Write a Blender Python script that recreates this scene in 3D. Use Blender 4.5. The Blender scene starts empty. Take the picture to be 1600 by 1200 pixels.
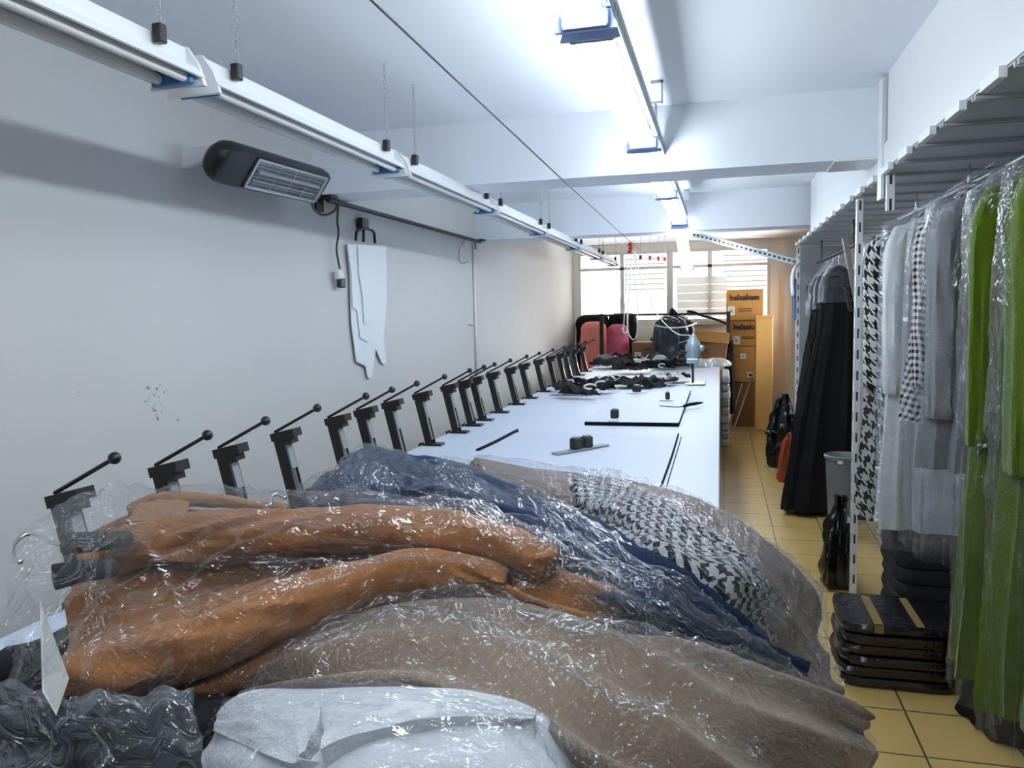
import bpy, math, random
import numpy as np
from mathutils import Vector, Matrix, noise as mnoise

rnd = random.Random(7)
scene = bpy.context.scene
COL = scene.collection
PI = math.pi

# ------------------------------------------------------------------ camera model (place measured from the photograph)
F, YAW, PITCH, ROLL, EYE = 1225.0, .260, .0898, -.022, 1.6
def cam_axes():
    cy, sy, cp, sp = math.cos(YAW), math.sin(YAW), math.cos(PITCH), math.sin(PITCH)
    f = np.array([-sy*cp, cy*cp, -sp]); r = np.array([cy, sy, 0.0]); u = np.cross(r, f)
    c, s = math.cos(ROLL), math.sin(ROLL)
    return c*r+s*u, -s*r+c*u, f
CR, CU, CF = cam_axes()
def ray(px, py): return CR*(px-800)/F - CU*(py-600)/F + CF
def on_y(px, py, Y):
    d = ray(px, py); t = Y/d[1]; return np.array([0, 0, EYE])+t*d
def on_z(px, py, z):
    d = ray(px, py); t = (z-EYE)/d[2]; return np.array([0, 0, EYE])+t*d
def on_x(px, py, X):
    d = ray(px, py); t = X/d[0]; return np.array([0, 0, EYE])+t*d

cam = bpy.data.cameras.new('camera'); camo = bpy.data.objects.new('camera', cam); COL.objects.link(camo)
cam.sensor_width = 36; cam.lens = F/1600*36; cam.clip_start = .02; cam.clip_end = 200
m = Matrix.Identity(4)
for i in range(3):
    m[i][0], m[i][1], m[i][2] = CR[i], CU[i], -CF[i]
m[2][3] = EYE
camo.matrix_world = m
scene.camera = camo

# ------------------------------------------------------------------ materials
def new_mat(name):
    mt = bpy.data.materials.new(name); mt.use_nodes = True
    nt = mt.node_tree; nt.nodes.clear()
    out = nt.nodes.new('ShaderNodeOutputMaterial')
    return mt, nt, out
def N(nt, kind, **kw):
    n = nt.nodes.new(kind)
    for k, v in kw.items():
        if k in n.inputs: n.inputs[k].default_value = v
        else: setattr(n, k, v)
    return n
def rgb(r, g, b):
    f = lambda c: (c/255/12.92) if c/255 <= .04045 else ((c/255+.055)/1.055)**2.4
    return (f(r), f(g), f(b), 1)
def math_node(nt, op, a, b=None):
    n = nt.nodes.new('ShaderNodeMath'); n.operation = op
    for i, v in enumerate((a, b)):
        if v is None: continue
        if isinstance(v, (int, float)): n.inputs[i].default_value = v
        else: nt.links.new(v, n.inputs[i])
    return n.outputs[0]
def mix_col(nt, fac, a, b):
    n = nt.nodes.new('ShaderNodeMix'); n.data_type = 'RGBA'
    for i, v in ((0, fac), (6, a), (7, b)):
        if isinstance(v, (int, float, tuple)): n.inputs[i].default_value = v
        else: nt.links.new(v, n.inputs[i])
    return n.outputs[2]

def surf(name, col, rough=.6, metal=0, bump=0, scale=40, var=.0, sheen=0, coat=0, spec=.5, coords='Object', stretch=(1, 1, 1)):
    mt, nt, out = new_mat(name)
    p = N(nt, 'ShaderNodeBsdfPrincipled'); p.inputs['Base Color'].default_value = col
    p.inputs['Roughness'].default_value = rough; p.inputs['Metallic'].default_value = metal
    p.inputs['Sheen Weight'].default_value = sheen; p.inputs['Coat Weight'].default_value = coat
    p.inputs['Specular IOR Level'].default_value = spec
    nt.links.new(p.outputs[0], out.inputs[0])
    if bump or var:
        tc = N(nt, 'ShaderNodeTexCoord'); mp = N(nt, 'ShaderNodeMapping'); mp.inputs['Scale'].default_value = stretch
        nt.links.new(tc.outputs[coords], mp.inputs[0])
        no = N(nt, 'ShaderNodeTexNoise'); no.inputs['Scale'].default_value = scale; no.inputs['Detail'].default_value = 5
        nt.links.new(mp.outputs[0], no.inputs['Vector'])
        if bump:
            b = N(nt, 'ShaderNodeBump'); b.inputs['Strength'].default_value = bump; b.inputs['Distance'].default_value = .01
            nt.links.new(no.outputs[0], b.inputs['Height']); nt.links.new(b.outputs[0], p.inputs['Normal'])
        if var:
            dk = tuple(c*(1-var) for c in col[:3])+(1,)
            nt.links.new(mix_col(nt, no.outputs[0], dk, col), p.inputs['Base Color'])
    return mt

def film(name, haze=.06, gloss=1.0, tint=(.97, .98, 1, 1), rough=.09, sc=(6, 30), strength=1.0, hcol=(.85, .9, 1, 1)):
    """thin wrinkled polythene: mostly clear, glossy creases, a little milky"""
    mt, nt, out = new_mat(name)
    tc = N(nt, 'ShaderNodeTexCoord'); mp = N(nt, 'ShaderNodeMapping')
    mp.inputs['Scale'].default_value = (sc[0], sc[1], 1); mp.inputs['Rotation'].default_value = (0, 0, .35)
    nt.links.new(tc.outputs['UV'], mp.inputs[0])
    n1 = N(nt, 'ShaderNodeTexNoise'); n1.inputs['Scale'].default_value = 1.0; n1.inputs['Detail'].default_value = 3
    n1.inputs['Distortion'].default_value = 1.2
    nt.links.new(mp.outputs[0], n1.inputs['Vector'])
    rd = math_node(nt, 'ABSOLUTE', math_node(nt, 'SUBTRACT', n1.outputs[0], .5))
    n2 = N(nt, 'ShaderNodeTexNoise'); n2.inputs['Scale'].default_value = 22; n2.inputs['Detail'].default_value = 2
    nt.links.new(tc.outputs['UV'], n2.inputs['Vector'])
    h = math_node(nt, 'ADD', math_node(nt, 'MULTIPLY', rd, 2.2), math_node(nt, 'MULTIPLY', n2.outputs[0], .25))
    b = N(nt, 'ShaderNodeBump'); b.inputs['Strength'].default_value = strength; b.inputs['Distance'].default_value = .02
    nt.links.new(h, b.inputs['Height'])
    lw = N(nt, 'ShaderNodeLayerWeight'); lw.inputs['Blend'].default_value = .18
    fac = math_node(nt, 'MINIMUM', math_node(nt, 'MULTIPLY', math_node(nt, 'ADD', math_node(nt, 'MULTIPLY', lw.outputs['Fresnel'], .14), .055), gloss), .28)
    tr = N(nt, 'ShaderNodeBsdfTransparent'); tr.inputs[0].default_value = tint
    gl = N(nt, 'ShaderNodeBsdfGlossy'); gl.inputs['Roughness'].default_value = rough; nt.links.new(b.outputs[0], gl.inputs['Normal'])
    mx = N(nt, 'ShaderNodeMixShader'); nt.links.new(fac, mx.inputs[0]); nt.links.new(tr.outputs[0], mx.inputs[1]); nt.links.new(gl.outputs[0], mx.inputs[2])
    df = N(nt, 'ShaderNodeBsdfDiffuse'); df.inputs[0].default_value = hcol; nt.links.new(b.outputs[0], df.inputs['Normal'])
    tl = N(nt, 'ShaderNodeBsdfTranslucent'); tl.inputs[0].default_value = hcol
    mh = N(nt, 'ShaderNodeMixShader'); mh.inputs[0].default_value = .4; nt.links.new(df.outputs[0], mh.inputs[1]); nt.links.new(tl.outputs[0], mh.inputs[2])
    m2 = N(nt, 'ShaderNodeMixShader'); nt.links.new(math_node(nt, 'MULTIPLY', math_node(nt, 'POWER', n1.outputs[0], 2.0), haze*3), m2.inputs[0])
    nt.links.new(mx.outputs[0], m2.inputs[1]); nt.links.new(mh.outputs[0], m2.inputs[2]); nt.links.new(m2.outputs[0], out.inputs[0])
    return mt

def woven(name, kind, cell, dark, light, rough=.9):
    """houndstooth or gingham worked in metres of cloth (UV)"""
    mt, nt, out = new_mat(name)
    tc = N(nt, 'ShaderNodeTexCoord'); sp = N(nt, 'ShaderNodeSeparateXYZ'); nt.links.new(tc.outputs['UV'], sp.inputs[0])
    u = math_node(nt, 'MULTIPLY', sp.outputs[0], 1/cell); v = math_node(nt, 'MULTIPLY', sp.outputs[1], 1/cell)
    wu = math_node(nt, 'LESS_THAN', math_node(nt, 'FRACT', u), .5); wv = math_node(nt, 'LESS_THAN', math_node(nt, 'FRACT', v), .5)
    if kind == 'houndstooth':
        t = math_node(nt, 'LESS_THAN', math_node(nt, 'FRACT', math_node(nt, 'MULTIPLY', math_node(nt, 'ADD', u, v), 2)), .5)
        f = math_node(nt, 'ADD', math_node(nt, 'MULTIPLY', t, wu), math_node(nt, 'MULTIPLY', math_node(nt, 'SUBTRACT', 1, t), wv))
    else:
        f = math_node(nt, 'MULTIPLY', math_node(nt, 'ADD', wu, wv), .5)
    p = N(nt, 'ShaderNodeBsdfPrincipled'); p.inputs['Roughness'].default_value = rough; p.inputs['Specular IOR Level'].default_value = .2
    nt.links.new(mix_col(nt, f, light, dark), p.inputs['Base Color']); nt.links.new(p.outputs[0], out.inputs[0])
    return mt

M = {}
def wall_mat():
    mt, nt, out = new_mat('painted_plaster')
    p = N(nt, 'ShaderNodeBsdfPrincipled'); p.inputs['Roughness'].default_value = .75; p.inputs['Specular IOR Level'].default_value = .25
    tc = N(nt, 'ShaderNodeTexCoord'); geo = N(nt, 'ShaderNodeNewGeometry')
    no = N(nt, 'ShaderNodeTexNoise'); no.inputs['Scale'].default_value = 1.3; no.inputs['Detail'].default_value = 4; nt.links.new(geo.outputs['Position'], no.inputs['Vector'])
    base = mix_col(nt, no.outputs[0], (.56, .565, .565, 1), (.62, .625, .62, 1))
    # scuffs and flaked paint on the left wall, low down near the table's near end
    sp = N(nt, 'ShaderNodeSeparateXYZ'); nt.links.new(geo.outputs['Position'], sp.inputs[0])
    def band(o, c, w):
        return math_node(nt, 'SMOOTH_MAX', math_node(nt, 'SUBTRACT', 1, math_node(nt, 'DIVIDE', math_node(nt, 'ABSOLUTE', math_node(nt, 'SUBTRACT', o, c)), w)), 0)
    mask = math_node(nt, 'MULTIPLY', band(sp.outputs[1], 2.55, 1.0), band(sp.outputs[2], 1.27, .26))
    leftw = math_node(nt, 'LESS_THAN', sp.outputs[0], -2.0); mask = math_node(nt, 'MULTIPLY', mask, leftw)
    n2 = N(nt, 'ShaderNodeTexNoise'); n2.inputs['Scale'].default_value = 42; n2.inputs['Detail'].default_value = 6; n2.inputs['Roughness'].default_value = .7
    nt.links.new(geo.outputs['Position'], n2.inputs['Vector'])
    n3 = N(nt, 'ShaderNodeTexNoise'); n3.inputs['Scale'].default_value = 4.6; nt.links.new(geo.outputs['Position'], n3.inputs['Vector'])
    th = math_node(nt, 'MULTIPLY', math_node(nt, 'MULTIPLY', n2.outputs[0], n3.outputs[0]), math_node(nt, 'POWER', mask, .2))
    f = math_node(nt, 'GREATER_THAN', th, .333)
    nt.links.new(mix_col(nt, math_node(nt, 'MULTIPLY', f, .8), base, (.12, .10, .085, 1)), p.inputs['Base Color'])
    b = N(nt, 'ShaderNodeBump'); b.inputs['Strength'].default_value = .12; b.inputs['Distance'].default_value = .01
    n4 = N(nt, 'ShaderNodeTexNoise'); n4.inputs['Scale'].default_value = 9; n4.inputs['Detail'].default_value = 5; nt.links.new(geo.outputs['Position'], n4.inputs['Vector'])
    nt.links.new(n4.outputs[0], b.inputs['Height']); nt.links.new(b.outputs[0], p.inputs['Normal'])
    nt.links.new(p.outputs[0], out.inputs[0]); return mt
def tile_mat():
    mt, nt, out = new_mat('floor_tiles')
    p = N(nt, 'ShaderNodeBsdfPrincipled'); p.inputs['Roughness'].default_value = .33
    geo = N(nt, 'ShaderNodeNewGeometry'); sp = N(nt, 'ShaderNodeSeparateXYZ'); nt.links.new(geo.outputs['Position'], sp.inputs[0])
    T = .335
    ln = []
    cells = []
    for o, off in ((0, .375), (1, 2.93)):
        a = math_node(nt, 'DIVIDE', math_node(nt, 'SUBTRACT', sp.outputs[o], off-20*T), T)
        fr = math_node(nt, 'FRACT', a); cells.append(math_node(nt, 'FLOOR', a))
        d = math_node(nt, 'MINIMUM', fr, math_node(nt, 'SUBTRACT', 1, fr)); ln.append(math_node(nt, 'LESS_THAN', d, .012))
    g = math_node(nt, 'MAXIMUM', ln[0], ln[1])
    cmb = N(nt, 'ShaderNodeCombineXYZ'); nt.links.new(cells[0], cmb.inputs[0]); nt.links.new(cells[1], cmb.inputs[1])
    wn = N(nt, 'ShaderNodeTexWhiteNoise'); nt.links.new(cmb.outputs[0], wn.inputs['Vector'])
    no = N(nt, 'ShaderNodeTexNoise'); no.inputs['Scale'].default_value = 5; no.inputs['Detail'].default_value = 6; nt.links.new(geo.outputs['Position'], no.inputs['Vector'])
    c = mix_col(nt, no.outputs[0], rgb(172, 142, 82), rgb(204, 175, 112))
    c = mix_col(nt, math_node(nt, 'MULTIPLY', wn.outputs[0], .25), c, rgb(180, 152, 96))
    c = mix_col(nt, g, c, rgb(72, 62, 44)); nt.links.new(c, p.inputs['Base Color'])
    nt.links.new(p.outputs[0], out.inputs[0]); return mt
def slotted_mat(name, col, axis=2, period=.09, dark=(.03, .03, .035, 1), metal=0, rough=.4, duty=.4):
    mt, nt, out = new_mat(name)
    p = N(nt, 'ShaderNodeBsdfPrincipled'); p.inputs['Roughness'].default_value = rough; p.inputs['Metallic'].default_value = metal
    tc = N(nt, 'ShaderNodeTexCoord'); sp = N(nt, 'ShaderNodeSeparateXYZ'); nt.links.new(tc.outputs['UV'], sp.inputs[0])
    f = math_node(nt, 'LESS_THAN', math_node(nt, 'FRACT', math_node(nt, 'DIVIDE', sp.outputs[1], period)), duty)
    s = math_node(nt, 'LESS_THAN', math_node(nt, 'ABSOLUTE', math_node(nt, 'SUBTRACT', sp.outputs[0], .5)), .17)
    nt.links.new(mix_col(nt, math_node(nt, 'MULTIPLY', f, s), col, dark), p.inputs['Base Color']); nt.links.new(p.outputs[0], out.inputs[0]); return mt
def emit(name, col, st):
    mt, nt, out = new_mat(name); e = N(nt, 'ShaderNodeEmission'); e.inputs[0].default_value = col; e.inputs[1].default_value = st
    nt.links.new(e.outputs[0], out.inputs[0]); return mt
def glass_mat():
    mt, nt, out = new_mat('window_glass')
    tr = N(nt, 'ShaderNodeBsdfTransparent'); gl = N(nt, 'ShaderNodeBsdfGlossy'); gl.inputs['Roughness'].default_value = .02
    fr = N(nt, 'ShaderNodeFresnel'); mx = N(nt, 'ShaderNodeMixShader'); nt.links.new(fr.outputs[0], mx.inputs[0])
    nt.links.new(tr.outputs[0], mx.inputs[1]); nt.links.new(gl.outputs[0], mx.inputs[2]); nt.links.new(mx.outputs[0], out.inputs[0]); return mt

M['wall'] = wall_mat(); M['tile'] = tile_mat(); M['glass'] = glass_mat()
M['ceiling'] = surf('ceiling_paint', (.84, .88, .94, 1), .8, bump=.05, scale=5, spec=.2)
M['fascia'] = surf('fascia_paint', (.72, .73, .74, 1), .7, bump=.04, scale=4, spec=.25)
M['cream'] = surf('cream_paint', rgb(246, 241, 229), .7, spec=.25)
M['white_metal'] = surf('white_enamel', (.78, .80, .82, 1), .35)
M['frame'] = surf('window_frame_white', (.8, .8, .78, 1), .4)
M['table'] = surf('white_laminate', (.58, .65, .77, 1), .5, var=.03, scale=6, spec=.25)
M['sheet'] = surf('white_board', (.55, .615, .73, 1), .55, spec=.25)
M['black'] = surf('black_plastic', (.012, .012, .014, 1), .4)
M['blackmetal'] = surf('dark_metal', (.014, .014, .015, 1), .45, metal=.2)
M['steel'] = surf('brushed_steel', (.55, .57, .58, 1), .3, metal=1)
M['chrome'] = surf('chrome_wire', (.8, .8, .8, 1), .15, metal=1)
M['greysteel'] = surf('grey_steel', (.33, .35, .37, 1), .45, metal=.4)
M['shelf_grey'] = surf('pale_grey_enamel', (.50, .52, .54, 1), .5)
M['blueplastic'] = surf('blue_plastic', rgb(60, 120, 180), .4)
M['tube_on'] = emit('lit_tube', (.84, .925, 1, 1), 40)
M['tube_off'] = surf('milky_tube', (.75, .77, .77, 1), .15)
M['endcap'] = surf('grey_blue_cap', rgb(150, 172, 212), .4)
M['perf'] = slotted_mat('perforated_steel', (.42, .46, .50, 1), period=.05, rough=.35, metal=.5, duty=.55)
M['upright'] = slotted_mat('white_slotted_upright', (.74, .76, .76, 1), period=.11, duty=.45)
M['card'] = surf('brown_card', rgb(186, 134, 72), .8, var=.12, scale=7)
M['card_dark'] = surf('dull_card', rgb(140, 96, 62), .8, var=.15, scale=7)
M['card_tan'] = surf('tan_card', rgb(205, 160, 92), .75, var=.1, scale=5)
M['ink'] = surf('black_ink', (.01, .009, .008, 1), .7)
M['paper'] = surf('white_paper', (.75, .75, .74, 1), .7)
M['pattern_card'] = surf('pattern_card', (.74, .78, .82, 1), .6)
def slat_mat():
    mt, nt, out = new_mat('translucent_slat'); a = N(nt, 'ShaderNodeBsdfTranslucent'); a.inputs[0].default_value = (.85, .85, .84, 1); b = N(nt, 'ShaderNodeBsdfDiffuse'); b.inputs[0].default_value = (.8, .8, .8, 1)
    m_ = N(nt, 'ShaderNodeMixShader'); m_.inputs[0].default_value = .5; nt.links.new(a.outputs[0], m_.inputs[1]); nt.links.new(b.outputs[0], m_.inputs[2]); nt.links.new(m_.outputs[0], out.inputs[0]); return mt
M['slat'] = slat_mat()
M['cord'] = surf('grey_cord', (.35, .36, .34, 1), .5)
M['green_black_cord'] = surf('dark_cord', (.05, .055, .04, 1), .5)
M['white_cord'] = surf('white_cord', (.72, .72, .70, 1), .5)
M['red'] = surf('red_plastic', rgb(170, 45, 40), .4)
M['camel'] = surf('camel_wool', rgb(136, 88, 46), .95, bump=.25, scale=160, var=.18, sheen=.15, spec=.12)
M['camel_light'] = surf('camel_wool_collar', rgb(138, 94, 56), .95, bump=.25, scale=160, var=.15, sheen=.15, spec=.12)
M['navy'] = surf('navy_wool', rgb(32, 46, 72), .85, bump=.2, scale=140, var=.2, spec=.2)
M['beige'] = surf('taupe_wool', rgb(128, 111, 94), .95, bump=.25, scale=150, var=.15, sheen=.15, spec=.12)
M['mauve'] = surf('mauve_beige_wool', rgb(122, 108, 101), .95, bump=.25, scale=150, var=.15, spec=.12)
M['fleece'] = surf('white_fleece', (.53, .55, .57, 1), 1.0, bump=.5, scale=220, var=.05, sheen=.3, spec=.05)
M['blackcloth'] = surf('black_cloth', (.010, .010, .011, 1), .9, bump=.2, scale=120, spec=.15)
M['darkcloth'] = surf('charcoal_cloth', (.022, .023, .026, 1), .85, bump=.2, scale=120, var=.3, spec=.25)
M['green'] = surf('lime_green_fleece', rgb(74, 94, 13), 1.0, bump=.4, scale=150, var=.22, sheen=.25, spec=.05)
M['greytweed'] = surf('grey_tweed', (.26, .27, .285, 1), .95, bump=.5, scale=230, var=.45, spec=.1)
M['whitecloth'] = surf('white_cloth', (.60, .62, .62, 1), .9, bump=.2, scale=60, spec=.15)
M['greycloth'] = surf('pale_grey_cloth', (.42, .43, .44, 1), .9, bump=.2, scale=60, var=.2, spec=.15)
M['salmon'] = surf('salmon_cover', rgb(222, 128, 112), .6, bump=.2, scale=8, var=.1)
M['magenta'] = surf('rose_cover', rgb(190, 84, 112), .6, bump=.2, scale=8, var=.12)
M['rust'] = surf('rust_cloth', rgb(150, 62, 36), .8, var=.2, scale=20)
M['bag'] = surf('black_bag_plastic', (.008, .008, .010, 1), .22, bump=.9, scale=14, spec=.6)
M['bluebag'] = surf('navy_bag_plastic', (.018, .022, .035, 1), .3, bump=.8, scale=10, spec=.5)
M['grey_bin'] = surf('grey_bin_plastic', (.16, .175, .19, 1), .4)
M['yellowtape'] = surf('yellow_tape', rgb(122, 100, 52), .4)
M['cutter'] = surf('cutter_enamel', (.36, .44, .50, 1), .35, metal=.3)
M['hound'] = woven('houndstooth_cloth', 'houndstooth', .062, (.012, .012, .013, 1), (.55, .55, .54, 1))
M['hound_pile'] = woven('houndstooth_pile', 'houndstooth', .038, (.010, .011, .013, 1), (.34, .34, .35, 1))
M['gingham'] = woven('gingham_cloth', 'gingham', .027, (.012, .012, .013, 1), (.58, .56, .55, 1))
M['film'] = film('clear_film', .018, 1.1)
M['film_hang'] = film('hanging_film', .03, 1.1, sc=(26, 6), strength=1.0)
M['film_milky'] = film('milky_film', .09, 1.1)
M['film_blue'] = film('blue_clear_film', .02, 1.5, sc=(4, 22), hcol=(.72, .85, 1, 1))
M['reflector'] = surf('quartz_reflector', (.16, .165, .17, 1), .3, metal=.5)

# ------------------------------------------------------------------ mesh building
def orient(d):
    d = Vector(d).normalized(); a = Vector((0, 0, 1)) if abs(d.z) < .95 else Vector((0, 1, 0))
    x = a.cross(d).normalized(); return x, d.cross(x).normalized(), d
class MB:
    def __init__(s): s.v = []; s.f = []; s.uv = {}
    def add(s, vs, fs, uvs=None):
        b = len(s.v); s.v += [tuple(map(float, p)) for p in vs]
        for k, f in enumerate(fs):
            s.f.append(tuple(b+i for i in f))
            if uvs is not None: s.uv[len(s.f)-1] = [uvs[i] for i in f]
        return s
    def box(s, a, b, R=None, c=None, bev=0):
        x0, y0, z0 = a; x1, y1, z1 = b
        if bev:
            # chamfered box
            vs = []; 
            for sx in (0, 1):
                for sy in (0, 1):
                    for sz in (0, 1):
                        X, Y, Z = (x0, x1)[sx], (y0, y1)[sy], (z0, z1)[sz]
                        dx, dy, dz = (bev, -bev)[sx], (bev, -bev)[sy], (bev, -bev)[sz]
                        vs += [(X, Y+dy, Z+dz), (X+dx, Y, Z+dz), (X+dx, Y+dy, Z)]
            I = lambda sx, sy, sz, k: (sx*4+sy*2+sz)*3+k
            fs = []
            for q in (0, 1):
                fs.append((I(q,0,0,0), I(q,1,0,0), I(q,1,1,0), I(q,0,1,0))); fs.append((I(0,q,0,1), I(1,q,0,1), I(1,q,1,1), I(0,q,1,1))); fs.append((I(0,0,q,2), I(1,0,q,2), I(1,1,q,2), I(0,1,q,2)))
            for p in (0, 1):
                for q in (0, 1):
                    fs.append((I(p,q,0,0), I(p,q,0,1), I(p,q,1,1), I(p,q,1,0))); fs.append((I(p,0,q,0), I(p,0,q,2), I(p,1,q,2), I(p,1,q,0))); fs.append((I(0,p,q,1), I(0,p,q,2), I(1,p,q,2), I(1,p,q,1)))
                    for r in (0, 1): fs.append((I(p,q,r,0), I(p,q,r,1), I(p,q,r,2)))
            uvs = None
        else:
            vs = [(x0,y0,z0),(x1,y0,z0),(x1,y1,z0),(x0,y1,z0),(x0,y0,z1),(x1,y0,z1),(x1,y1,z1),(x0,y1,z1)]
            fs = [(0,3,2,1),(4,5,6,7),(0,1,5,4),(1,2,6,5),(2,3,7,6),(3,0,4,7)]
        if R is not None:
            cc = Vector(c if c is not None else ((x0+x1)/2, (y0+y1)/2, (z0+z1)/2)); vs = [tuple(cc+R @ (Vector(p)-cc)) for p in vs]
        return s.add(vs, fs)
    def bar(s, p, q, w, h, up=(0, 0, 1)):
        """rectangular bar p->q with UV: u across 0..1, v metres along"""
        p, q = Vector(p), Vector(q); d = (q-p).normalized(); u = Vector(up); x = d.cross(u).normalized(); y = x.cross(d).normalized()
        L = (q-p).length; cs = [(-w/2, -h/2), (w/2, -h/2), (w/2, h/2), (-w/2, h/2)]
        for i in range(4):
            a, b = cs[i], cs[(i+1) % 4]
            s.add([p+x*a[0]+y*a[1], p+x*b[0]+y*b[1], q+x*b[0]+y*b[1], q+x*a[0]+y*a[1]], [(0, 1, 2, 3)], [(0, 0), (1, 0), (1, L), (0, L)])
        for e, o in ((p, 1), (q, 0)):
            vs = [e+x*a+y*b for a, b in cs]; s.add(vs, [(3, 2, 1, 0) if o else (0, 1, 2, 3)], [(0, 0)]*4)
        return s
    def tube(s, pts, r, n=8, cap=True):
        P = [Vector(p) for p in pts]; rs = r if isinstance(r, (list, tuple)) else [r]*len(P)
        vs = []; px = None
        for i, p in enumerate(P):
            d = (P[min(i+1, len(P)-1)]-P[max(i-1, 0)])
            if d.length < 1e-9: d = Vector((0, 0, 1))
            d.normalize()
            if px is None: x, y, _ = orient(d)
            else:
                x = (px-d*px.dot(d))
                x = x.normalized() if x.length > 1e-6 else orient(d)[0]
                y = d.cross(x)
            px = x
            for k in range(n):
                a = 2*PI*k/n; vs.append(p+x*math.cos(a)*rs[i]+y*math.sin(a)*rs[i])
        fs = [(i*n+k, i*n+(k+1) % n, (i+1)*n+(k+1) % n, (i+1)*n+k) for i in range(len(P)-1) for k in range(n)]
        if cap: fs += [tuple(range(n-1, -1, -1)), tuple((len(P)-1)*n+k for k in range(n))]
        return s.add(vs, fs)
    def ball(s, c, r, n=12, m_=8, sc=(1, 1, 1)):
        c = Vector(c); vs = [c+Vector((0, 0, r*sc[2]))]
        for i in range(1, m_):
            for k in range(n):
                a, t = 2*PI*k/n, PI*i/m_; vs.append(c+Vector((r*sc[0]*math.sin(t)*math.cos(a), r*sc[1]*math.sin(t)*math.sin(a), r*sc[2]*math.cos(t))))
        vs.append(c-Vector((0, 0, r*sc[2]))); L = len(vs)-1
        fs = [(0, 1+k, 1+(k+1) % n) for k in range(n)]
        fs += [(1+(i-1)*n+k, 1+i*n+k, 1+i*n+(k+1) % n, 1+(i-1)*n+(k+1) % n) for i in range(1, m_-1) for k in range(n)]
        fs += [(L, 1+(m_-2)*n+(k+1) % n, 1+(m_-2)*n+k) for k in range(n)]
        return s.add(vs, fs)
    def lathe(s, prof, c=(0, 0, 0), n=24):
        vs = [(c[0]+r*math.cos(2*PI*k/n), c[1]+r*math.sin(2*PI*k/n), c[2]+z) for r, z in prof for k in range(n)]
        fs = [(i*n+k, i*n+(k+1) % n, (i+1)*n+(k+1) % n, (i+1)*n+k) for i in range(len(prof)-1) for k in range(n)]
        return s.add(vs, fs)
    def prism(s, poly, d):
        """polygon (3-D points) pushed along vector d"""
        n = len(poly); d = Vector(d); P = [Vector(p) for p in poly]
        return s.add(P+[p+d for p in P], [tuple(range(n-1, -1, -1)), tuple(range(n, 2*n))]+[(i, (i+1) % n, n+(i+1) % n, n+i) for i in range(n)])
    def grid(s, P, uv=None, close_u=False):
        nv, nu = P.shape[:2]; base = len(s.v)
        vs = P.reshape(-1, 3); fs = []; q = []
        for j in range(nv-1):
            for i in range(nu if close_u else nu-1):
                fs.append((j*nu+i, j*nu+(i+1) % nu, (j+1)*nu+(i+1) % nu, (j+1)*nu+i))
        b = len(s.v); s.v += [tuple(map(float, p)) for p in vs]
        for f in fs:
            s.f.append(tuple(b+i for i in f))
            if uv is not None:
                us = []
                for t, i in enumerate(f):
                    a = uv[i//nu, i % nu].copy()
                    if close_u and t in (1, 2) and i % nu == 0: a = np.array([uv[i//nu, nu-1][0]+(uv[i//nu, 1][0]-uv[i//nu, 0][0]), a[1]])
                    us.append(tuple(a))
                s.uv[len(s.f)-1] = us
        return s
    def build(s, name, mat, parent=None, smooth=False, props=None, origin=None):
        me = bpy.data.meshes.new(name)
        if parent is not None: o0 = Vector(parent_world(parent))
        elif origin is not None: o0 = Vector(origin)
        else:
            a = np.array(s.v); o0 = Vector(((a[:, 0].min()+a[:, 0].max())/2, (a[:, 1].min()+a[:, 1].max())/2, a[:, 2].min()))
        me.from_pydata([tuple(Vector(p)-o0) for p in s.v], [], s.f)
        if s.uv:
            ul = me.uv_layers.new(name='UVMap')
            for p in me.polygons:
                u = s.uv.get(p.index)
                if u:
                    for li, c in zip(p.loop_indices, u): ul.data[li].uv = c
        if smooth:
            me.polygons.foreach_set('use_smooth', [True]*len(me.polygons))
        me.materials.append(mat if not isinstance(mat, str) else M[mat])
        me.update()
        if smooth == 'auto':
            try: me.set_sharp_from_angle(angle=math.radians(40))
            except Exception: pass
        o = bpy.data.objects.new(name, me); COL.objects.link(o)
        if parent is not None: o.parent = parent
        else: o.location = o0
        if props: tag(o, *props)
        return o
def parent_world(p):
    v = Vector(p.location)
    while p.parent is not None: p = p.parent; v = v+Vector(p.location)
    return v
def tag(o, label, cat, group=None, kind=None):
    o['label'] = label; o['category'] = cat
    if group: o['group'] = group
    if kind: o['kind'] = kind
    return o
def thing(name, label, cat, loc, group=None):
    o = bpy.data.objects.new(name, None); COL.objects.link(o); o.location = loc; o.empty_display_size = .1
    return tag(o, label, cat, group)
def struct(name, mb, mat, label=None, smooth=False):
    o = mb.build(name, mat, smooth=smooth); o['kind'] = 'structure'
    if label: o['label'] = label
    return o
def copy_tree(o, loc, label, parent=None):
    c = o.copy(); COL.objects.link(c)
    if parent is None: c.location = loc; c['label'] = label
    else: c.parent = parent
    for ch in list(o.children): copy_tree(ch, None, None, c)
    return c
def curve(pts, n=10):
    P = [np.array(p, float) for p in pts]; Q = [2*P[0]-P[1]]+P+[2*P[-1]-P[-2]]; out = []
    for i in range(1, len(Q)-2):
        for k in range(n):
            t = k/n; a, b, c, d = Q[i-1:i+3]
            out.append(.5*(2*b+(c-a)*t+(2*a-5*b+4*c-d)*t*t+(3*b-a-3*c+d)*t**3))
    out.append(P[-1]); return out
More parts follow.
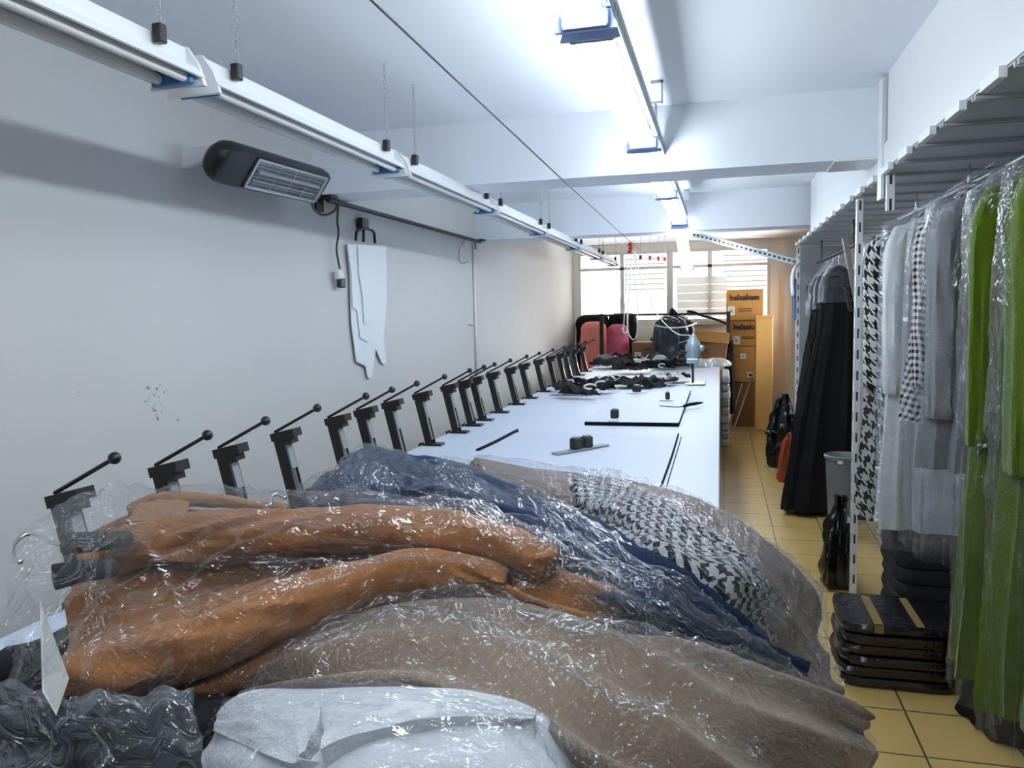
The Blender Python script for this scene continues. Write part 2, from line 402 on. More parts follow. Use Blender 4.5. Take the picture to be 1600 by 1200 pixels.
def interp_rows(A, n):
    """Catmull-Rom along axis 0 to n samples"""
    k = A.shape[0]; Q = np.concatenate([2*A[:1]-A[1:2], A, 2*A[-1:]-A[-2:-1]]); out = []
    for t in np.linspace(0, k-1, n):
        i = min(int(t), k-2); f = t-i; a, b, c, d = Q[i], Q[i+1], Q[i+2], Q[i+3]
        out.append(.5*(2*b+(c-a)*f+(2*a-5*b+4*c-d)*f*f+(3*b-a-3*c+d)*f**3))
    return np.array(out)
def normals(P):
    du = np.gradient(P, axis=1); dv = np.gradient(P, axis=0); n = np.cross(du, dv)
    return n/np.maximum(np.linalg.norm(n, axis=2, keepdims=True), 1e-9)
def noise_grid(nv, nu, su, sv, seed, oct_=1):
    out = np.zeros((nv, nu))
    for j in range(nv):
        for i in range(nu):
            out[j, i] = mnoise.fractal(Vector((i/(nu-1)*su+seed*7.3, j/(nv-1)*sv+seed*3.1, seed)), 1.0, 2.0, oct_) if oct_ > 1 else mnoise.noise(Vector((i/(nu-1)*su+seed*7.3, j/(nv-1)*sv+seed*3.1, seed)))
    return out
def metre_uv(P):
    du = np.concatenate([np.zeros((P.shape[0], 1)), np.cumsum(np.linalg.norm(np.diff(P, axis=1), axis=2), axis=1)], axis=1)
    dv = np.concatenate([np.zeros((1, P.shape[1])), np.cumsum(np.linalg.norm(np.diff(P, axis=0), axis=2), axis=0)], axis=0)
    return np.stack([du, dv], axis=2)
def up_facing(P):
    n = normals(P)
    return n if n[..., 2].mean() > 0 else -n
def sheet(rows, nu=90, nv=44, th=.02, folds=(5, .012, .5), nz=.006, seed=1, lift=0, skirt=(.05, .10, .03, .08), nscale=(5, 4), crease=0):
    """draped cloth. rows: lists of (px, py, z) from far to near; gains a far and a near skirt, folds along its length and a thickness."""
    A = np.array([[on_z(x, y, z+lift) for x, y, z in r] for r in rows])
    if skirt:
        b = A[0]+np.array([0, skirt[0], -skirt[1]]); f = A[-1]+np.array([0, -skirt[2], -skirt[3]])
        A = np.concatenate([b[None], A, f[None]])
    P = interp_rows(A, nv); P = interp_rows(P.transpose(1, 0, 2), nu).transpose(1, 0, 2)
    n = up_facing(P); U, V = np.meshgrid(np.linspace(0, 1, nu), np.linspace(0, 1, nv))
    d = nz*noise_grid(nv, nu, nscale[0], nscale[1], seed)*2
    if folds:
        k, a, sl = folds
        w = noise_grid(nv, nu, 2.2, 2.0, seed+11)
        ph = k*V+sl*k*U*.35+.9*w
        fr = np.abs(2*(ph-np.floor(ph))-1)
        d += a*(np.cos(2*PI*ph)*.5+(fr**2-.33))*(.55+.45*np.clip(noise_grid(nv, nu, 3, 2, seed+5)*2+.5, 0, 1.4))
    if crease:
        c1 = 1-np.abs(noise_grid(nv, nu, nscale[0]*.95, nscale[1]*.6, seed+70))*2.4
        sk = np.zeros((nv, nu))
        for j in range(nv):
            for i in range(nu):
                u_, v_ = i/(nu-1), j/(nv-1)
                sk[j, i] = mnoise.noise(Vector(((u_*9+v_*7)*1.7, (u_*9-v_*7)*.5, seed+80)))
        c2 = 1-np.abs(sk)*2.4
        d += crease*(np.clip(c1, 0, 1)**5+np.clip(c2, 0, 1)**5)
    P = P+n*d[..., None]
    mb = MB(); uv = metre_uv(P)
    mb.grid(P, uv)
    if th:
        B = P-up_facing(P)*th; B[..., 2] = np.minimum(B[..., 2], P[..., 2]-th*.3)
        mb.grid(B[:, ::-1], uv[:, ::-1])
        for a_, b_ in ((P[0], B[0]), (B[-1], P[-1])): mb.grid(np.stack([b_, a_]), None)
        for a_, b_ in ((P[:, 0], B[:, 0]), (B[:, -1], P[:, -1])): mb.grid(np.stack([a_, b_]), None)
    return mb
def sleeve(spine, rad, n=28, m_=70, seed=3, flat=.8, folds=.006, hollow=True):
    """a sleeve lying down: spine (px, py, z), radii in metres"""
    pts = np.array([on_z(*p) for p in spine]); C = interp_rows(pts, m_); R = interp_rows(np.array(rad, float)[:, None], m_)[:, 0]
    P = np.zeros((m_, n, 3))
    for i in range(m_):
        d = C[min(i+1, m_-1)]-C[max(i-1, 0)]; d /= np.linalg.norm(d); x = np.cross(d, (0, 0, 1)); x /= np.linalg.norm(x); y = np.cross(x, d)
        for k in range(n):
            a = 2*PI*k/n; t = i/(m_-1)
            w = mnoise.noise(Vector((t*7+seed, math.cos(a)*1.2, math.sin(a)*1.2+seed)))
            w2 = math.sin(t*34+3*math.sin(a*2+seed)+4*mnoise.noise(Vector((t*3, a, seed))))
            r = R[i]*(1+.22*w+.07*mnoise.noise(Vector((t*19+seed, math.cos(a)*2.2, math.sin(a)*2.2))))+folds*w2*max(0, .4+.6*math.sin(t*PI*2.3))
            if i in (0, m_-1): r *= .82
            P[i, k] = C[i]+x*math.cos(a)*r+y*math.sin(a)*r*flat
    uv = metre_uv(P); mb = MB(); mb.grid(P, uv, close_u=True)
    for i in (0, m_-1):
        c = C[i]+(C[i]-C[1 if i == 0 else m_-2])*-.6; mb.add(list(P[i])+[c], [(k, (k+1) % n, n) for k in range(n)])
    return mb
def loft(rings, n=56, nv=60, folds=(7, .0), seed=0, wr=0, cap=True, wscale=9):
    """hanging cloth: rings (z, cx, cy, half_x, half_y, fold amplitude)"""
    R = interp_rows(np.array(rings, float), nv); P = np.zeros((nv, n, 3))
    for j, (z, cx, cy, wx, wy, fa) in enumerate(R):
        for k in range(n):
            a = 2*PI*k/n; c, s = math.cos(a), math.sin(a)
            e = .75
            x = math.copysign(abs(c)**e, c)*wx; y = math.copysign(abs(s)**e, s)*wy
            f = fa*(math.sin(folds[0]*a+seed+1.5*mnoise.noise(Vector((math.cos(a), math.sin(a), z*1.5+seed))))+.6*math.sin(folds[0]*2.3*a+seed*2))
            q = 1.0
            if wr: f += wr*(mnoise.noise(Vector((c*wscale*.5, s*wscale*.5, z*wscale+seed*3)))+.5*mnoise.noise(Vector((c*wscale*1.3, s*wscale*1.3, z*wscale*2.3+seed))))
            P[j, k] = (cx+x+f*c*.8, cy+y+f*s, z)
    uv = metre_uv(P); uv[..., 1] = -uv[..., 1]
    mb = MB(); mb.grid(P, uv, close_u=True)
    if cap:
        for j in (0, nv-1): mb.add(list(P[j]), [tuple(range(n))])
    return mb

# ------------------------------------------------------------------ the setting
XL, XR, XF = -2.12, 1.55, .68          # left wall, right wall behind the rack, face of the boarding above the rack
YB, YN = 11.7, -2.2                    # window wall, wall behind the camera
ZC, ZB, ZS = 2.57, 2.26, 2.18          # ceiling, beam soffit, rack shelf
struct('floor', MB().box((XL-.1, YN, -.1), (XR+.1, YB+.1, 0)), 'tile')
struct('ceiling', MB().box((XL-.1, YN, ZC), (XR+.1, YB+.1, ZC+.1)), 'ceiling')
struct('wall_left', MB().box((XL-.1, YN, 0), (XL, YB+.1, ZC)), 'wall')
struct('wall_near', MB().box((XL-.1, YN-.1, 0), (XR+.1, YN, ZC)), 'wall')
WX0, WX1, WZ0, WZ1 = -2.06, .69, 1.42, 2.47
wb = MB()
wb.box((XL, YB, 0), (XR, YB+.15, WZ0)); wb.box((XL, YB, WZ1), (XR, YB+.15, ZC)); wb.box((XL, YB, WZ0), (WX0, YB+.15, WZ1)); wb.box((WX1, YB, WZ0), (XR, YB+.15, WZ1))
struct('wall_far', wb, 'cream')
wr = MB(); RW = (9.6, 11.2, 1.05, 2.1)
wr.box((XR, YN, 0), (XR+.1, RW[0], ZC)); wr.box((XR, RW[1], 0), (XR+.1, YB, ZC)); wr.box((XR, RW[0], 0), (XR+.1, RW[1], RW[2])); wr.box((XR, RW[0], RW[3]), (XR+.1, RW[1], ZC))
struct('wall_right', wr, 'wall')
for nme, y0, y1 in (('beam_near', 3.9, 4.2), ('beam_far', 6.82, 7.12)):
    struct(nme, MB().box((XL, y0, ZB), (XF+.03 if nme == 'beam_near' else XR, y1, ZC)), 'ceiling')
struct('wall_right_upper', MB().box((XF, YN, ZS), (XF+.03, 3.67, ZC)).box((XF, 3.67, ZS), (XF+.03, 3.74, 2.29)).box((XF+.004, 3.74, ZS), (XF+.034, 6.6, ZC)), 'fascia')
struct('trim_1', MB().box((XF-.008, 3.745, ZS-.12), (XF+.004, 3.83, ZC)), 'white_metal')
struct('trim_2', MB().box((.50, 3.86, ZB-.012), (XF+.02, 4.15, ZB)), 'white_metal')       # plate under the beam end
struct('trim_3', MB().box((.88, YB-.06, 0), (.98, YB, 2.5)).box((.88, YB-.06, 2.5), (XR, YB, 2.57)), 'frame')     # door jamb
struct('door_1', MB().box((.98, YB-.03, .02), (1.5, YB-.005, 2.48)), 'frame')
struct('trim_4', MB().tube([(XL+.012, 6.7, .95), (XL+.012, 6.7, 2.27)], .011), 'frame', smooth=True)   # conduit

# windows
fr = MB(); yw = YB+.05
def bar_rect(mb, x0, x1, z0, z1, t, y0, y1):
    mb.box((x0, y0, z0), (x0+t, y1, z1)); mb.box((x1-t, y0, z0), (x1, y1, z1)); mb.box((x0+t, y0, z0), (x1-t, y1, z0+t)); mb.box((x0+t, y0, z1-t), (x1-t, y1, z1))
w1 = MB(); bar_rect(w1, WX0, WX1, WZ0, WZ1, .045, yw-.03, yw+.05)
w1.box((-.75, yw-.04, WZ0), (-.66, yw+.05, WZ1)); w1.box((WX0, yw-.02, 2.2), (WX1, yw+.04, 2.24))
for x in (-1.40, -.14): w1.box((x-.03, yw-.02, WZ0), (x+.03, yw+.04, WZ1))
wo = struct('window_1', w1, 'frame')
g = MB().box((WX0+.02, yw, WZ0+.02), (WX1-.02, yw+.006, WZ1-.02)).build('window_pane', 'glass', wo)
sl = MB().box((WX0-.03, YB-.09, WZ0-.04), (WX1+.03, YB+.03, WZ0)).build('window_sill', 'frame', wo)
bl = MB()
for k in range(5):
    z = 1.5+k*.115; bl.box((-.60, yw-.075, z), (.10, yw-.068, z+.105))
bl.build('shutter_slats', 'slat', wo)
w2 = MB()
w2.box((XR+.02, RW[0], RW[2]), (XR+.07, RW[0]+.05, RW[3])).box((XR+.02, RW[1]-.05, RW[2]), (XR+.07, RW[1], RW[3])).box((XR+.02, RW[0], RW[2]), (XR+.07, RW[1], RW[2]+.05)).box((XR+.02, RW[0], RW[3]-.05), (XR+.07, RW[1], RW[3]))
w2o = struct('window_2', w2, 'frame'); MB().box((XR+.04, RW[0]+.03, RW[2]+.03), (XR+.046, RW[1]-.03, RW[3]-.03)).build('window_pane', 'glass', w2o)

# building across the street, seen bleached through the panes
fc = surf('pale_render', (.095, .094, .09, 1), .9)
bd = thing('facade_building', 'pale building across the street seen through the far window', 'building', (-1, 24, -3))
MB().box((-14, 24, -3), (10, 25, 4.6)).build('wall', fc, bd)
shut = surf('grey_shutter', (.055, .058, .06, 1), .7)
for i in range(7):
    for j in range(2):
        x = -12+i*3.0; z = -.6+j*2.6
        wn = MB(); bar_rect(wn, x, x+1.5, z, z+1.5, .09, 23.93, 24.0)
        wd = wn.build('window', 'frame', bd)
        sm = MB()
        for k in range(9): sm.box((x+.09, 23.95, z+.1+k*.15), (x+1.41, 23.99, z+.22+k*.15))
        sm.build('shutter', shut, wd)
    MB().box((-12.4+i*3, 23.2, -.9), (-10.1+i*3, 24, -.75)).build('balcony', fc, bd)

# ------------------------------------------------------------------ strip lamps
def chain_mb(x, y, z0, z1):
    mb = MB(); n = int((z1-z0)/.016)
    for i in range(n):
        z = z0+(i+.5)*(z1-z0)/n; dx, dy = (.005, 0) if i % 2 else (0, .005)
        mb.tube([(x+dx*math.cos(a), y+dy*math.cos(a), z+.0105*math.sin(a)) for a in np.linspace(0, 2*PI, 7)], .0014, 4, cap=False)
    return mb
def strip_lamp(name, label, group, lit, x, y0, y1, z, z_end=None, chains=True):
    """twin tube batten: pressed housing, reflector wings, two tubes in blue holders, chains to the ceiling"""
    t = thing(name, label, 'strip lamp', (x, y0, z), group)
    z_end = z if z_end is None else z_end
    sl_ = (z_end-z)/(y1-y0); Z = lambda y: z+(y-y0)*sl_
    g0, g1 = y0+.015, y1-.015
    prof = [(-.075, -.012), (-.06, .012), (-.032, .02), (-.030, .062), (.030, .062), (.032, .02), (.06, .012), (.075, -.012), (.070, -.014), (.055, .008), (-.055, .008), (-.070, -.014)]
    if lit: prof = [(-.03, -.004), (-.03, .062), (.03, .062), (.03, -.004)]
    mb = MB(); n = len(prof)
    vs = [(x+a, g0, Z(g0)+b) for a, b in prof]+[(x+a, g1, Z(g1)+b) for a, b in prof]
    mb.add(vs, [(i, (i+1) % n, n+(i+1) % n, n+i) for i in range(n)]); mb.build('housing', 'white_metal', t)
    for yy in (g0, g1-.012):
        e = MB(); pl = [(x+a*1.03, yy, Z(yy)+b*1.03) for a, b in ((-.075, -.03), (-.06, .02), (-.03, .064), (.03, .064), (.06, .02), (.075, -.03))]
        e.prism(pl, (0, .012, 0)); e.build('end_cap', 'endcap' if lit else 'white_metal', t)
    for s in (-1, 1):
        tb = MB().tube([(x+s*.036, g0+.035, Z(g0)-.012), (x+s*.036, g1-.035, Z(g1)-.012)], .0135, 12)
        tb.build('tube', 'tube_on' if lit else 'tube_off', t, smooth='auto')
    for yy in (g0+.022, g1-.034):
        MB().box((x-.058, yy, Z(yy)-.03), (x+.058, yy+.014, Z(yy)+.01), bev=.004).build('tube_holder', 'endcap' if lit else 'blueplastic', t)
    if chains:
        for yy in (y0+.14, y1-.14):
            c = chain_mb(x+.05, yy, Z(yy)+.07, ZC).build('chain', 'greysteel', t)
            MB().box((x+.035, yy-.012, Z(yy)+.035), (x+.06, yy+.012, Z(yy)+.078), bev=.003).build('chain_hook', 'black', t)
    return t
ords = ['nearest', 'second', 'third', 'fourth', 'fifth', 'sixth', 'seventh', 'eighth']
LJ = [.40, 1.75, 3.03, 4.40, 5.78, 7.25, 8.7, 10.1]
for i in range(7):
    strip_lamp('strip_lamp', f'unlit white strip lamp by the left wall, {ords[i]} in its row from the camera', 'unlit strip lamps along the left wall', False, -1.29-.004*i, LJ[i]+.012, LJ[i+1]-.012, 2.2)
CJ = [-1.0, .5, 2.02, 3.51, 5.06, 6.66]  # first span, behind the camera, is an unseen lamp added to brighten the ceiling
for i in range(5):
    nm = ['glowing white strip lamp in the centre row, behind the camera', 'glowing centre-row strip lamp cut off by the top of the photo', 'long glowing centre-row strip lamp with a grey-blue end cap at its near end', 'glowing strip lamp in the centre row hanging from the hooked rod', 'short glowing centre lamp just before the sloping one'][i]
    t = strip_lamp('strip_lamp', nm, 'lit strip lamps along the centre', True, -.32, CJ[i]+.012, CJ[i+1]-.012, 2.32, chains=False)
    # perforated carrier rail on the aisle side of each lamp
    MB().bar((-.262, CJ[i]+.02, 2.365), (-.262, CJ[i+1]-.02, 2.365), .06, .012, up=(1, 0, 0)).build('carrier_rail', 'perf', t)
    yy = CJ[i+1]-.03
    rd = MB().tube([(-.265, yy, 2.39), (-.265, yy, ZC-.09)], .005).build('hanging_rod', 'steel', t, smooth=True)
    hk = MB().box((-.285, yy-.01, ZC-.095), (-.235, yy+.01, ZC-.088)).box((-.242, yy-.01, ZC-.09), (-.235, yy+.01, ZC)).box((-.285, yy-.01, ZC-.012), (-.235, yy+.01, ZC)).build('ceiling_hook', 'steel', rd)
strip_lamp('strip_lamp', 'glowing strip lamp ending the centre row, sloping down towards the window', 'lit strip lamps along the centre', True, -.32, 6.70, 8.2, 2.30, 2.02, chains=False)
# bracing arm of perforated angle from the lamp row to the rack
MB().bar(tuple(on_y(1083, 366, 7.9)), tuple(on_y(1242, 409, 7.3)), .055, .006, up=(0, 1, .3)).bar(tuple(on_y(1083, 366, 7.9)+np.array([0, .02, .02])), tuple(on_y(1242, 409, 7.3)+np.array([0, .02, .02])), .006, .05, up=(0, 1, .3)).build('brace_arm', 'perf', props=('long perforated steel angle slanting from the centre lamps to the clothes rack', 'angle bar'))

# overhead wire, red clips and cutter flex
MB().tube([(-.655, YN+.01, 2.235)]+[tuple(on_z(x, y, 2.235)) for x, y in ((580, 0), (880, 282), (985, 378))]+[(-.82, 11.68, 2.235)], .003, 6).build('overhead_wire', 'blackmetal', smooth=True, props=('thin wire stretched under the ceiling along the table', 'wire'))
rc = on_z(985, 380, 2.235)
cl = thing('cable_runner', 'stacked red clips on the overhead wire near the window holding the cutter flex', 'cable runner', tuple(rc))
for dx, dz in ((0, .0), (.004, -.035), (-.004, -.07)): MB().box((rc[0]-.022+dx, rc[1]-.02, rc[2]+dz-.028), (rc[0]+.022+dx, rc[1]+.02, rc[2]+dz+.004), bev=.006).build('clip', 'red', cl)
for k, (px, ly) in enumerate(((1001, 'dark clip on a short drop wire right of the stacked red clips'), (1016, 'first small red clip hanging right of the stacked red clips'), (1029, 'second small red clip hanging right of the stacked red clips'), (1039, 'last small red clip hanging right of the stacked red clips'))):
    p = on_y(px, 402+k, rc[1]+.05*k); c2 = thing('hanging_clip', ly, 'clip', tuple(p), 'clips hanging near the window')
    MB().box(tuple(p-[.014, .01, .02]), tuple(p+[.014, .01, .02]), bev=.005).build('clip', 'black' if k == 0 else 'red', c2)
    MB().tube([tuple(p+[0, 0, .02]), (p[0], p[1], ZC)], .0025, 5).build('drop_wire', 'cord', c2)
yc = rc[1]
for k, (lab, pts) in enumerate((
    ('pale flex hanging in a long loop from the red clips to above the table', [(987, 392, yc), (984, 450, yc), (981, 510, yc), (986, 528, yc), (993, 528, yc), (996, 500, yc), (992, 392, yc)]),
    ('pale flex running from the red clips down to the cutting machine', [(990, 392, yc), (1000, 430, yc), (1012, 456, yc), (1026, 490, yc), (1055, 520, 7.4), (1078, 524, 7.32)]),
    ('thin straight flex hanging left of the looped one before the window', [(981, 392, yc), (978, 450, yc), (975, 500, yc), (974, 520, yc)]))):
    MB().tube(curve([on_y(*p) for p in pts], 8), .0045, 6).build('hanging_flex', 'white_cord', smooth=True, props=(lab, 'cable'))

# ------------------------------------------------------------------ left wall things
h = thing('patio_heater', 'black wall heater with a grilled quartz element tilted on the left wall', 'heater', (-1.98, 3.16, 2.12))
HB = (Vector((-1.93, 2.74, 2.235)), Vector((-1.93, 3.60, 2.255)))
ax = (HB[1]-HB[0]).normalized(); fn = Vector((.80, -.05, -.60)).normalized(); fn = (fn-ax*fn.dot(ax)).normalized(); upv = ax.cross(fn); upv = upv if upv.z > 0 else -upv
def hp(a, u, f): return HB[0]+ax*a+upv*u+fn*f
hl = (HB[1]-HB[0]).length
body = MB(); n = 16; rings = []
pr = [(math.cos(t)*.088, math.sin(t)*.055) for t in np.linspace(PI, 2*PI, 11)]+[(.088, .03), (.075, .05), (-.075, .05), (-.088, .03)]
stations = [(-.0, .45), (.012, .72), (.04, .92), (.09, 1), (hl-.05, 1), (hl-.015, .9), (hl, .7)]
vs = []; m_ = len(pr)
for a, sc_ in stations:
    vs += [hp(a, u*sc_, f*sc_) for u, f in pr]
fs = [(i*m_+k, i*m_+(k+1) % m_, (i+1)*m_+(k+1) % m_, (i+1)*m_+k) for i in range(len(stations)-1) for k in range(m_)]+[tuple(range(m_)), tuple((len(stations)-1)*m_+k for k in range(m_))]
body.add(vs, fs); body.build('body', 'black', h, smooth='auto')
fb = MB()
for (a0, a1, u0, u1) in ((.2, hl-.06, -.07, -.06), (.2, hl-.06, .06, .07), (.2, .215, -.07, .07), (hl-.075, hl-.06, -.07, .07)):
    P = [hp(a0, u0, .048), hp(a1, u0, .048), hp(a1, u1, .048), hp(a0, u1, .048)]; fb.prism(P, fn*.012)
fb.build('bezel', 'steel', h)
MB().prism([hp(.215, -.06, .0505), hp(hl-.075, -.06, .0505), hp(hl-.075, .06, .0505), hp(.215, .06, .0505)], fn*.002).build('reflector', 'reflector', h)
MB().tube([hp(.24, .012, .058), hp(hl-.1, .012, .058)], .007, 10).tube([hp(.24, -.03, .056), hp(hl-.1, -.03, .056)], .004, 8).build('quartz_tube', 'tube_off', h, smooth='auto')
gm = MB()
for u in np.linspace(-.055, .055, 8): gm.tube([hp(.21, u, .066), hp(hl-.07, u, .066)], .0013, 5)
for a in np.linspace(.24, hl-.1, 5): gm.tube([hp(a, -.062, .068), hp(a, .062, .068)], .0013, 5)
gm.build('grille', 'steel', h)
for yy, aa in ((2.83, .12), (3.5, .72)):
    k_ = hp(aa, .02, -.05); MB().prism([(XL, yy-.015, 2.22), (XL, yy-.015, 2.30), tuple(k_+Vector((0, -.015, .02))), tuple(k_+Vector((0, -.015, -.015)))], (0, .03, 0)).build('bracket', 'white_metal', h)
cd = MB().tube(curve([hp(hl-.03, -.06, .0), on_x(490, 325, XL+.06), on_x(505, 336, XL+.05), on_x(522, 330, XL+.05), on_x(528, 318, XL+.05), on_x(527, 345, XL+.045), on_x(529, 365, XL+.04), on_x(526, 390, XL+.04), on_x(531, 420, XL+.04)], 8), .0065, 8)
cd.build('flex', 'green_black_cord', h, smooth=True)
p = on_x(530, 428, XL+.04); q = on_x(533, 440, XL+.04)
MB().box(tuple(p-[.015, .03, .03]), tuple(p+[.015, .03, .02]), bev=.006).build('socket', 'paper', h)
MB().box(tuple(q-[.016, .03, .035]), tuple(q+[.016, .03, .02]), bev=.006).build('plug', 'black', h)

pr_ = thing('wall_rail', 'black steel rail on brackets along the left wall below the heater', 'rail', (XL+.02, 5.3, 2.25))
a, b = on_x(512, 312, XL+.06), on_x(750, 378, XL+.06)
MB().tube([a, b], .014, 10).build('rail_bar', 'blackmetal', pr_, smooth='auto')
for e in (a, b):
    MB().prism([(XL, e[1]-.04, e[2]+.022), (XL+.1, e[1]-.04, e[2]+.022), (XL+.1, e[1]-.04, e[2]+.006), (XL+.014, e[1]-.04, e[2]+.006), (XL+.014, e[1]-.04, e[2]-.06), (XL, e[1]-.04, e[2]-.06)], (0, .08, 0)).build('bracket', 'blackmetal', pr_)

# paper pattern pieces clipped on one hook
pt = thing('pattern_hook', 'black hook with tongs holding white cut pattern pieces on the left wall', 'hook', (XL+.03, 4.45, 2.1))
k0 = on_x(567, 350, XL+.03)
MB().box(tuple(k0-[.02, .05, .03]), tuple(k0+[.02, .05, .035]), bev=.008).build('hook_block', 'black', pt)
ar = MB()
for d in ((556, 376), (568, 378), (586, 380)): ar.tube(curve([on_x(568, 356, XL+.04), on_x((568+d[0])/2+(d[0]-568)*.35, 362, XL+.045), on_x(d[0], d[1], XL+.04)], 6), .009, 8)
ar.build('hook_arm', 'black', pt, smooth=True)
pieces = [
    ('long white pattern piece at the back of the bundle with a forked tail', XL+.015, [(541, 382), (602, 384), (603, 470), (598, 530), (603, 568), (596, 568), (586, 545), (580, 590), (574, 590), (570, 572), (556, 565), (548, 505), (546, 430)]),
    ('white pattern piece with a stepped left edge in the middle of the bundle', XL+.024, [(542, 382), (570, 382), (577, 440), (580, 530), (574, 535), (562, 528), (557, 485), (550, 480), (548, 430)]),
    ('narrow white pattern piece in front with its foot squared off', XL+.033, [(558, 384), (574, 384), (577, 450), (580, 505), (568, 506), (566, 465), (560, 430)])]
for lab, X, poly in pieces:
    P = [on_x(px, py, X) for px, py in poly]
    MB().prism(P, (.006, 0, 0)).build('pattern_piece', 'pattern_card', props=(lab, 'pattern piece', 'pattern pieces on the wall hook'))
MB().tube(curve([on_x(x, y, XL+.012) for x, y in ((728, 372), (719, 388), (717, 402), (722, 412), (731, 408))], 6), .004, 6).build('loose_wire', 'cord', smooth=True, props=('thin loose wire end curling out of the left wall below the rail', 'wire'))
k = on_x(732, 507, XL); MB().tube([k, k+np.array([.03, 0, -.008])], .006, 8).ball(k+np.array([.032, 0, -.008]), .012).build('wall_peg', 'steel', smooth=True, props=('small metal peg in the left wall low beside the conduit', 'peg'))

# ------------------------------------------------------------------ cutting table
ZT, TX0, TX1, TY0, TY1 = .90, -1.56, 0.0, .25, 10.6
tb = thing('cutting_table', 'long white cutting table running down the room to the window', 'table', (-.78, 5.4, 0))
MB().box((TX0, TY0, ZT-.04), (TX1, TY1, ZT), bev=.004).build('tabletop', 'table', tb)
MB().box((TX0+.08, TY0+.1, ZT-.14), (TX0+.12, TY1-.1, ZT-.04)).box((TX1-.22, TY0+.1, ZT-.14), (TX1-.18, TY1-.1, ZT-.04)).build('apron', 'greysteel', tb)
for yy in (.5, 3.0, 5.5, 8.0, 10.3):
    for xx in (TX0+.1, TX1-.2): MB().box((xx-.03, yy-.03, 0), (xx+.03, yy+.03, ZT-.04), bev=.004).build('leg', 'greysteel', tb)

# end clamps along the wall side
cb = Vector((-1.50, 0, ZT))
def clamp(label):
    t = thing('cloth_clamp', label, 'clamp', (-1.50, 0, ZT), 'clamps along the wall side of the table')
    R = Matrix.Rotation(-.23, 3, 'Y')
    T = lambda x, y, z: tuple(Vector((-1.5, 0, ZT))+R @ Vector((x, y, z)))
    def rbox(mb, a, b): return mb.box(tuple(Vector(a)+cb), tuple(Vector(b)+cb), R=R, c=cb)
    MB().box((-1.545, -.035, ZT), (-1.44, .035, ZT+.012), bev=.003).box((-1.57, -.03, ZT-.07), (-1.561, .03, ZT+.012)).build('foot', 'blackmetal', t)
    rbox(rbox(rbox(MB(), (-.028, -.026, .008), (-.014, .026, .285)), (-.028, -.026, .008), (.012, -.02, .27)), (-.028, .02, .008), (.012, .026, .27)).build('post', 'blackmetal', t)
    sp_ = MB()
    for y in (-.010, .010): sp_.tube([T(.004, y, .03), T(.004, y, .245)], .006, 8)
    sp_.build('guide_rod', 'steel', t, smooth='auto')
    cs = MB(); 
    rbox(cs, (-.006, -.017, .15), (.016, .017, .235)); cs.build('slider', 'greysteel', t)
    hb = MB(); rbox(hb, (-.034, -.03, .262), (.062, .03, .292)); rbox(hb, (.0, -.026, .24), (.042, .026, .262)); hb.build('head', 'blackmetal', t)
    l0, l1 = T(-.03, 0, .295), (-1.5+.075, .015, ZT+.37)
    MB().tube([l0, l1], .0055, 8).build('lever', 'blackmetal', t, smooth='auto')
    MB().ball(l1, .0155, 14, 10).build('knob', 'black', t, smooth=True)
    return t
CY = [1.56, 1.92, 2.22, 2.56, 2.97, 3.24, 3.54, 3.94, 4.38, 4.67, 4.91, 5.31, 5.8, 6.23, 6.77, 7.29, 7.76, 8.1, 8.55, 9.1]
onames = ['first', 'second', 'third', 'fourth', 'fifth', 'sixth', 'seventh', 'eighth', 'ninth', 'tenth', 'eleventh', 'twelfth', 'thirteenth', 'fourteenth', 'fifteenth', 'sixteenth', 'seventeenth', 'eighteenth', 'nineteenth', 'last']
lab = lambda i: f'black clamp with ball lever on the table edge, {onames[i]} counting from the camera'
c0 = clamp(lab(0))
for i in range(1, 20): copy_tree(c0, (-1.50, CY[i], ZT), lab(i))
c0.location = (-1.50, CY[0], ZT)

# layers lying on the table
def slab(name, pxs, th, label, cat, mat='sheet', edge='black', z=ZT):
    t = thing(name, label, cat, tuple(on_z(*pxs[0], z)))
    P = [on_z(x, y, z) for x, y in pxs]; c = sum(P)/len(P)
    MB().prism([p for p in P], (0, 0, th)).build('cloth_layers', edge, t)
    MB().prism([tuple(c+(p-c)*.996+np.array([0, 0, th])) for p in P], (0, 0, .004)).build('top_sheet', mat, t)
    return t
def lay(name, x0, x1, y0, y1, th, label):
    t = thing(name, label, 'cloth lay', ((x0+x1)/2, (y0+y1)/2, ZT))
    e = MB()
    for k in range(5): e.box((x0+rnd.uniform(0, .006), y0+rnd.uniform(0, .006), ZT+th*k/5), (x1-rnd.uniform(0, .006), y1, ZT+th*(k+.8)/5))
    e.build('cloth_layers', 'blackcloth', t)
    MB().box((x0+.003, y0+.004, ZT+th), (x1-.003, y1, ZT+th+.004)).build('top_sheet', 'sheet', t)
    return t
lay('cloth_lay', -.81, -.235, 4.76, 6.75, .022, 'low white-topped cloth lay with black edges in the middle of the table')
lay('cloth_lay', -1.33, -.20, 2.55, 4.35, .008, 'flat white-topped cloth lay nearest the clothes pile with a thin dark edge')
p0, p1 = on_z(746, 704, ZT+.014), on_z(808, 673, ZT+.014)
MB().tube(curve([p0, p0*.6+p1*.4+np.array([.006, 0, 0]), p1], 8), .011, 8).build('dark_strip', 'blackcloth', smooth=True, props=('narrow black cloth strip lying by the left edge of the near cloth lay', 'cloth strip'))
p0, p1 = on_z(1033, 760, ZT+.013), on_z(1060, 678, ZT+.013)
MB().tube(curve([p0, p0*.5+p1*.5+np.array([.004, 0, .002]), p1], 8), .005, 8).build('dark_strip', 'blackcloth', smooth=True, props=('thin dark cord lying along the right edge of the near cloth lay', 'cloth strip'))

